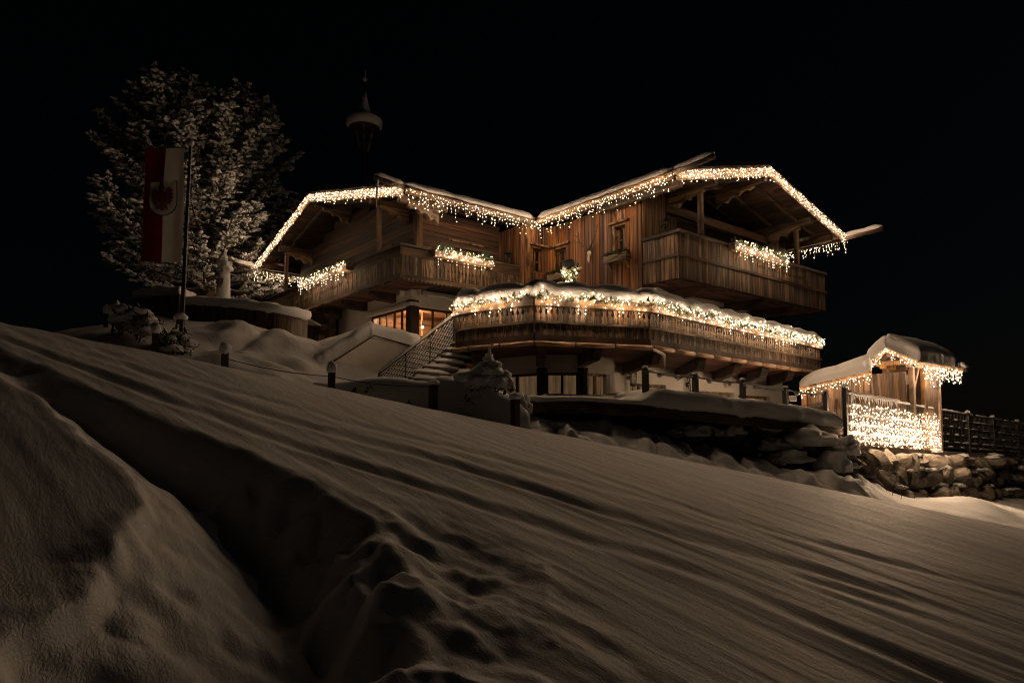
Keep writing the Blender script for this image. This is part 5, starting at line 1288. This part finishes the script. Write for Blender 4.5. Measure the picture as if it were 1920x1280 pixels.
m = MB(); m.prism([b0 - UP*.15, b1 - UP*.15, b1 + UP*.15, b0 + u*.25 + UP*.15, b0 + UP*.02], n_*.6); m.build('tarpaulin', 'blue', bc)
snow_patch('snow_cover', bc, [b0 + u*.2 + UP*.15, b1 + UP*.15, b1 + UP*.15 + n_*.6, b0 + u*.2 + UP*.15 + n_*.6], 40, 8, .07, .08, 31, .02, .0)

# boulders in the dark bank under the deck
def boulder_mesh(seed, amp=.32):
    rnd = random.Random(seed); vs, fs = ICO[2]; pl = [(Vector((rnd.gauss(0,1), rnd.gauss(0,1), rnd.gauss(0,1))).normalized(), rnd.uniform(.52, .84)) for _ in range(13)]
    out = []
    for p in vs:
        q = Vector(p)*(1 + amp*.5*noise.noise(Vector(p)*1.1 + Vector((seed*3.1, 0, 0))))
        for n, d in pl:
            e = q.dot(n) - d
            if e > 0: q = q - n*(e*.99)
        q = q*(1 + .05*noise.noise(Vector(p)*4 + Vector((seed, 2, 0)))); out.append(q)
    me = MB().add(out, fs).mesh('boulder'); me.materials.append(M['stone']); return me
BM = [boulder_mesh(k) for k in range(9)]
BL = ['wide snow capped boulder at the left end of the dark bank', 'small boulder with a double snow cap under the deck', 'boulder with a ragged snow cap in the middle of the bank', 'large boulder with a long snow hood below the deck corner', 'snow hooded boulder left of the light curtain foot', 'rounded snow covered boulder low in the bank', 'boulder half drowned in drifted snow below the deck corner']
for i, (px, py, w, h, D) in enumerate([(1290,822,44,22,16.6),(1380,818,20,20,16.9),(1455,846,34,18,17.0),(1518,842,50,30,17.2),(1585,858,30,28,17.3),(1560,890,36,30,16.7),(1480,872,42,22,16.6)]):
    c = at(px, py, D); s = D/FPX; t = thing('boulder', BL[i], 'boulder', c - UP*h*s, 'boulders under the deck')
    link('rock', BM[i % 9], c + FWD*.15, t, i*1.3, (w*s*.95, w*s*.8, h*s))
    m = MB(); m.blob(c + UP*h*s*.5, w*s*.95, w*s*.8, h*s*.85, 60 + i, .5, 2.0, flat=.35, lev=3); m.blob(c + UP*h*s*.35 - RIGHT*w*s*.65 - FWD*.1, w*s*.42, w*s*.4, h*s*.62, 70 + i, .4, 2, flat=.5, lev=2); m.build('snow_cap', 'snow', t, True)
m = MB(); cs = [at(1130, 812, 16.9), at(1350, 838, 17.3), at(1600, 872, 18.2)]
bwall = thing('dry_stone_bank', 'dark rough stone bank in the shade under the deck', 'stone bank', cs[1] - UP)
for i in range(80):
    f = random.random(); c = cs[0].lerp(cs[1], f*2) if f < .5 else cs[1].lerp(cs[2], f*2 - 1)
    s = random.uniform(.22, .42); c = c + UP*random.uniform(-.75, .45) + FWD*random.uniform(-.3, .25); o = link('stone', BM[i % 9], c, bwall, 0, (s*1.2, s, s*.9)); o.rotation_euler = (random.uniform(-.5, .5), random.uniform(-.5, .5), random.uniform(0, 6))
    if i % 3 == 0:
        m = MB(); m.blob(c + UP*s*.6 - FWD*s*.2, s*.8, s*.6, s*.38, i, .6, 2.2, flat=.35, lev=2); m.build('stone_snow', 'snow', bwall, True)

# ------------------------------------------------------------------ gate: light curtain, fence, stone wall
FA = at(1584, 735, 18.0); fd = W(math.sin(R(50)), math.cos(R(50))); 
def fpos(s): return Vector((FA.x, FA.y, 0)) + fd*s
def ftop(s): return .985 - .043*s
def fbot(s): return ftop(s) - 1.36
fn = Vector((fd.y, -fd.x, 0))            # towards the slope
fe = thing('iron_fence', 'black iron bar fence with snow on its rails, running off to the right', 'fence', fpos(0) + UP*fbot(0))
posts = [0.0, 6.75, 9.5, 12.3, 15.4, 18.8, 22.5]
for s in posts:
    p = fpos(s); m = MB(); m.beam(p + UP*(fbot(s) - .35), p + UP*(ftop(s) + (.02 if s else .12)), .10, .10); m.build('post', 'iron', fe)
    m = MB(); m.blob(p + UP*(ftop(s) + (.05 if s else .15)), .085, .085, .06, s, .3, flat=.5, lev=2); m.build('post_snow', 'snow', fe, True)
for a, b in zip(posts, posts[1:]):
    m = MB(); n = int((b - a)/.14)
    for i in range(1, n):
        s = a + (b - a)*i/n; m.beam(fpos(s) + UP*(fbot(s) + .12), fpos(s) + UP*(ftop(s) - .06), .016, .016)
    o = m.build('bar_infill', 'iron', fe); o['kind'] = 'stuff'
    for k, h in enumerate((0, .27, .52, .78, 1.03, 1.2)):
        p, q = fpos(a) + UP*(ftop(a) - .05 - h), fpos(b) + UP*(ftop(b) - .05 - h)
        m = MB(); m.beam(p, q, .03, .035); r = m.build('rail', 'iron', fe)
        n = int((b - a)/.10); m = MB(); run = []
        for i in range(n + 1):
            s = a + (b - a)*i/n; v = noise.noise(Vector((s*2.1, k*5.3, 1))) + (.3 if k in (0, 4) else .05)
            if v > 0 and i < n: run.append((p.lerp(q, i/n) + UP*(.03 + .02*min(v, .5)), .018 + .035*min(v, .6)*(1.2 if k in (0, 4) else .8)))
            elif len(run) > 1: m.tube([x[0] for x in run], [x[1] for x in run], 6); run = []
            else: run = []
        if len(run) > 1: m.tube([x[0] for x in run], [x[1] for x in run], 6)
        if m.v: m.build('rail_snow', 'snow', r, True)['kind'] = 'stuff'
pts = []; cab = []
for i in range(46):
    s = .12 + 6.3*i/45; k = random.randint(9, 15); zt_c = ftop(s) - .16 - random.uniform(0, .2); zb_c = fbot(s) + random.uniform(-.16, .12)
    cab.append([fpos(s) + fn*.06 + UP*zt_c, fpos(s) + fn*.06 + UP*zb_c])
    for j in range(k):
        f = (j + random.uniform(.1, .9))/k; f = f**.85
        pts.append(fpos(s + random.uniform(-.07, .07)) + fn*random.uniform(.05, .11) + UP*(zt_c + (zb_c - zt_c)*f))
for _ in range(120):
    s = random.uniform(.1, 5.6); pts.append(fpos(s) + fn*random.uniform(.05, .11) + UP*(fbot(s) + random.uniform(.05, .6)))
string('light_curtain', 'dense glittering curtain of fairy lights on the iron fence', pts, cab, None, .0150, 'light curtain', 'bulb_bright')
sk = thing('curtain_snow', 'ragged snow and ice crust on top of the light curtain fence', 'snow crust', fpos(.2) + UP*ftop(0))
m = MB(); m.tube([fpos(s_*.2 + .1) + UP*(ftop(s_*.2) + .01 + .03*noise.noise(Vector((s_*.5, 0, 0)))) for s_ in range(18)], [.05 + .03*noise.noise(Vector((s_*.6, 3, 0))) for s_ in range(18)], 7); m.build('snow_ridge', 'snow', sk, True)
for i in range(26):
    s = .12 + i*.125 + random.uniform(-.04, .04); l = random.uniform(.08, .26); p = fpos(s) + UP*(ftop(s) - .02) + fn*.04
    m = MB(); m.tube([p, p - UP*l*.6, p - UP*l], [.018, .011, .002], 5); m.build('icicle', 'ice', sk)
for i in range(9):
    s = .5 + i*.55 + random.uniform(-.2, .2); l = random.uniform(.12, .32); p = fpos(s) + UP*(fbot(s) + .0) + fn*.1
    m = MB(); m.tube([p, p - UP*l*.6, p - UP*l], [.03, .018, .003], 5); m.build('icicle', 'ice', sk)
kb = thing('fence_plinth', 'low concrete plinth under the iron fence', 'plinth', fpos(3) + UP*(fbot(3) - .4))
for i, (a, b) in enumerate(zip(posts, posts[1:])):
    m = MB(); m.prism([fpos(a) + UP*(fbot(a) - .02) + fn*.14, fpos(b) - fd*.02 + UP*(fbot(b) - .02) + fn*.14, fpos(b) - fd*.02 + UP*(fbot(b) - .28) + fn*.14, fpos(a) + UP*(fbot(a) - .28) + fn*.14], fn*-.6); m.build('plinth_block', 'concrete', kb)
swl = thing('stone_wall', 'rough boulder retaining wall below the iron fence', 'stone wall', fpos(6) + UP*(fbot(6) - 1.5))
rnd = random.Random(9); s = -1.2
for row in range(4):
    s = -1.0 - .2*row
    while s < 21:
        w = rnd.uniform(.42, .85); h = rnd.uniform(.26, .44)
        s += w*.95; zz = fbot(s) - .42 - row*.50 + rnd.uniform(-.12, .12); c = fpos(s) + fn*(.16 + row*.17 + rnd.uniform(-.10, .10)) + UP*zz
        if zz > gz(c) - .3:
            o = link('stone', BM[rnd.randrange(9)], c, swl, rnd.uniform(0, 6.28), (w*.72, w*.62, h*.95)); o.rotation_euler = (rnd.uniform(-.35, .35), rnd.uniform(-.35, .35), rnd.uniform(0, 6.28))
            if rnd.random() < (.30 if s > 1.5 else .5):
                m = MB(); m.blob(c + UP*h*.72 + fn*w*.12, w*.36, w*.3, h*.22, rnd.random()*90, .6, 2.5, flat=.4, lev=2); m.build('stone_snow', 'snow', swl, True)
        s += w*.16
m = MB(); m.prism([fpos(-1.4) + UP*(fbot(0) - .15) - fn*.15, fpos(22) + UP*(fbot(22) - .2) - fn*.15, fpos(22) + UP*(fbot(22) - 3.2) + fn*.5, fpos(-1.4) + UP*(fbot(0) - 2.6) + fn*.45], fn*-.4); m.build('backing', 'concrete', swl)
# dry stalks in the drift
for i, (px, py, D) in enumerate([(1672, 934, 16.6), (1688, 938, 16.5), (1660, 917, 16.9)]):
    b = at(px, py, D); b.z = gz(b); m = MB(); m.tube([b - UP*.1, b + UP*.15 + RIGHT*.05, b + UP*.32 + RIGHT*(.10 + .03*i)], .007, 4); m.tube([b + UP*.15 + RIGHT*.05, b + UP*.26 - RIGHT*.03], .005, 4)
    tag(m.build('dry_stalk', 'bark', None), ['dry plant stalk in the bright drift, middle of three', 'dry plant stalk in the bright drift, rightmost of three', 'dry plant stalk in the bright drift, nearest the stones'][i], 'plant stalk', 'dry stalks in the drift')

# gate hut
GP = at(1662, 656, 21.2); ga, gb, gz0 = GP.x, GP.y, GP.z
Nn, Nf = on(1722, 683, a=ga), on(1631, 688, a=ga)
ze = (Nn.z + Nf.z)/2; b_n, b_f = Nn.y, Nf.y; aE = on(1792, 706, b=b_n).x
ht = thing('gate_hut', 'small wooden gate hut with a deep snow roof and fairy lights', 'hut', (ga + 1.2, gb, -.9))
hr = part('roof', ht)
for pts_ in ([(ga, b_n, Nn.z), (aE, b_n, Nn.z), (aE, gb, gz0), (ga, gb, gz0)], [(ga, gb, gz0), (aE, gb, gz0), (aE, b_f, Nf.z), (ga, b_f, Nf.z)]):
    slab('roof_deck', pts_, .08, 'hutwood', hr, .0)
for (p, q) in (((ga, b_n, Nn.z), (ga, gb, gz0)), ((ga, gb, gz0), (ga, b_f, Nf.z))):
    m = MB(); p = Vector(p); q = Vector(q); m.prism([p - UP*.06, q - UP*.06, q + UP*.12, p + UP*.12], (-.05, 0, 0)); m.build('barge_board', 'frame', hr)
snow_patch('snow_layer', hr, [(ga - .08, b_n - .08, Nn.z - .02), (aE, b_n - .08, Nn.z - .02), (aE, gb + .02, gz0), (ga - .08, gb + .02, gz0)], 36, 14, .54, .40, 51, .05, .08)
snow_patch('snow_layer', hr, [(ga - .08, gb - .02, gz0), (aE, gb - .02, gz0), (aE, b_f + .1, Nf.z), (ga - .08, b_f + .1, Nf.z)], 36, 14, .54, .40, 52, .05, .08)
m = MB(); m.tube([(aE - .3, b_n - .1, Nn.z + .02), (aE + .75, b_n - .1, Nn.z + .05)], .075, 8); sg = m.build('log_gutter', 'frame', hr, True)
m = MB(); m.tube([(aE + .02, b_n - .1, Nn.z + .14), (aE + .3, b_n - .1, Nn.z + .17), (aE + .72, b_n - .1, Nn.z + .15)], [.10, .12, .08], 8); m.build('gutter_snow', 'snow', sg, True)
m = MB(); m.blob(Vector((ga - .15, b_f, Nf.z + .12)), .13, .13, .2, 3, .2, lev=2); m.build('gutter_snow', 'snow', hr, True)
wz0, wz1 = -1.3, Nn.z - .02
hw0, hw1 = ga + .75, ga + 2.35
boards(ht, 'wall_board', (hw0 + .55, b_n + .35), (hw1, b_n + .35), wz0, wz1, .22, .03, 'hutwood')
boards(ht, 'wall_board', (hw0 - .3, b_f - .3), (hw1, b_f - .3), wz0, wz1, .2, .03, 'hutwood')
boards(ht, 'wall_board', (hw0 + .35, b_f - .3), (hw0 + .35, b_n + .9), wz0, wz1 + .1, .2, .03, 'hutwood')
m = MB(); m.box(hw0 + .58, hw1, b_n + .39, b_f - .3, wz0, wz1 - .03); m.build('wall', 'darkwood', ht)
for (a, b) in ((hw0 - .35, b_n + .35), (hw0 - .35, b_f - .3), (hw0 + .5, b_n + .32), (hw1 + .06, b_n + .32)):
    m = MB(); m.beam((a, b, wz0), (a, b, wz1 + .08), .14, .14); m.build('post', 'hutwood', ht)
m = MB(); m.beam((ga + .15, b_n + .35, wz1 + .06), (aE - .1, b_n + .35, wz1 + .06), .14, .16); m.build('wall_plate', 'frame', ht)
m = MB(); m.beam((ga + .15, b_f - .3, wz1 + .06), (aE - .1, b_f - .3, wz1 + .06), .14, .16); m.build('wall_plate', 'frame', ht)
m = MB(); m.beam((ga + .3, b_n + .1, wz1 + .14), (ga + .3, b_f - .1, wz1 + .14), .14, .14); m.build('tie_beam', 'frame', ht)
m = MB(); m.beam((ga + .15, gb, gz0 - .12), (aE - .1, gb, gz0 - .12), .14, .16); m.build('ridge_beam', 'frame', ht)
for s_, b in ((1, b_n + .35), (-1, b_f - .3)):
    m = MB(); m.beam((hw0 - .35, b, wz1 - .75), (hw0 + .15, b, wz1), .10, .10); m.build('brace', 'hutwood', ht)
m = MB(); m.beam((hw0 + .5, b_n + .30, wz1 - .62), (hw1, b_n + .30, wz1 - .55), .03, .05); m.build('hinge_strap', 'iron', ht)
m = MB(); m.obox(Vector((hw0 + .31, gb - .1, wz1 - .35)), Vector((.01, 0, 0)), Vector((0, .11, 0)), UP*.15); m.build('notice_board', 'whitebox', ht)
def hut_lights(label, p, q, drop=.3, **kw):
    t = icicles(label, p, q, drop, mat='bulb_bright', **kw); t['group'] = 'icicle lights on the gate hut'; return t
hut_lights('icicle lights on the hut gable, near side right of its peak', (ga - .1, b_n, Nn.z + .06), (ga - .1, gb, gz0 + .06), .26, step=.075, pat=(2, 3, 2, 4))
hut_lights('icicle lights on the hut gable, far side left of its peak', (ga - .1, gb, gz0 + .06), (ga - .1, b_f, Nf.z + .06), .26, step=.08, pat=(2, 3, 2, 4))
hut_lights('icicle lights under the right eave of the gate hut', (ga, b_n - .16, Nn.z - .02), (aE, b_n - .16, Nn.z - .02), .55, step=.085, pat=(3, 5, 4, 6, 2))
hut_lights('icicle lights on the far right corner of the gate hut', (aE + .05, b_n - .1, Nn.z - .02), (aE + .05, b_n + 1.1, Nn.z - .02), .4, step=.09)
# pent roof between hut and chalet
Q1, Q2 = at(1500, 730, 23.6), at(1634, 700, 21.3)
pr = thing('pent_roof_shelter', 'wooden shelter with a smooth snow drift roof left of the gate hut', 'shelter', (Q1 + Q2)/2 - UP*2)
ub = (FWD*.86 + RIGHT*.5).normalized()
rpts = [Q1, Q2, Q2 + ub*1.5 + UP*.52, Q1 + ub*1.5 + UP*.34]
slab('roof_deck', rpts, .07, 'hutwood', pr, .0)
m = MB(); m.beam(Q1 + UP*.02 - ub*.03, Q2 + UP*.02 - ub*.03, .05, .12); m.build('fascia', 'frame', pr)
snow_patch('snow_layer', pr, [Q1 - ub*.05, Q2 - ub*.05, Q2 + ub*1.6 + UP*.52, Q1 + ub*1.6 + UP*.34], 40, 16, .30, .7, 61, .06, .06)
e = (Q2 - Q1); e.z = 0; e.normalize()
c0 = Q1 + ub*.5; c1 = Q2 + ub*.5 + e*1.1
boards(pr, 'wall_board', (c0.x, c0.y), (c1.x, c1.y), -1.0, Q1.z + .38, .2, .03, 'hutwood')
for f in (.05, .45, .95):
    c = Q1.lerp(Q2, f) + ub*.18; m = MB(); m.beam(Vector((c.x, c.y, -1.1)), Vector((c.x, c.y, c.z - .02)), .13, .13); m.build('post', 'hutwood', pr)
c = Q1.lerp(Q2, .3) + ub*.36; m = MB(); m.beam(c - e*1.0 - UP*.75, c + e*.6 - UP*.55, .05, .14); m.build('shelf', 'darkwood', pr)
hut_lights('icicle lights along the eave of the snow drift shelter', Q1 - ub*.10 + UP*.0, Q2 - ub*.10 + UP*.0, .34, step=.10, pat=(2, 4, 3, 2))
p = Q1 + ub*.3; cb_ = thing('notice_box', 'small pale box on the shelter wall beside the lower storey', 'box', at(1486, 748, 24))
m = MB(); cc = at(1486, 747, 24.2); m.obox(cc, RIGHT*.12, FWD*.05, UP*.10); m.build('casing', 'whitebox', cb_); m = MB(); m.obox(cc - FWD*.055, RIGHT*.10, FWD*.005, UP*.08); m.build('face', 'concrete', cb_)
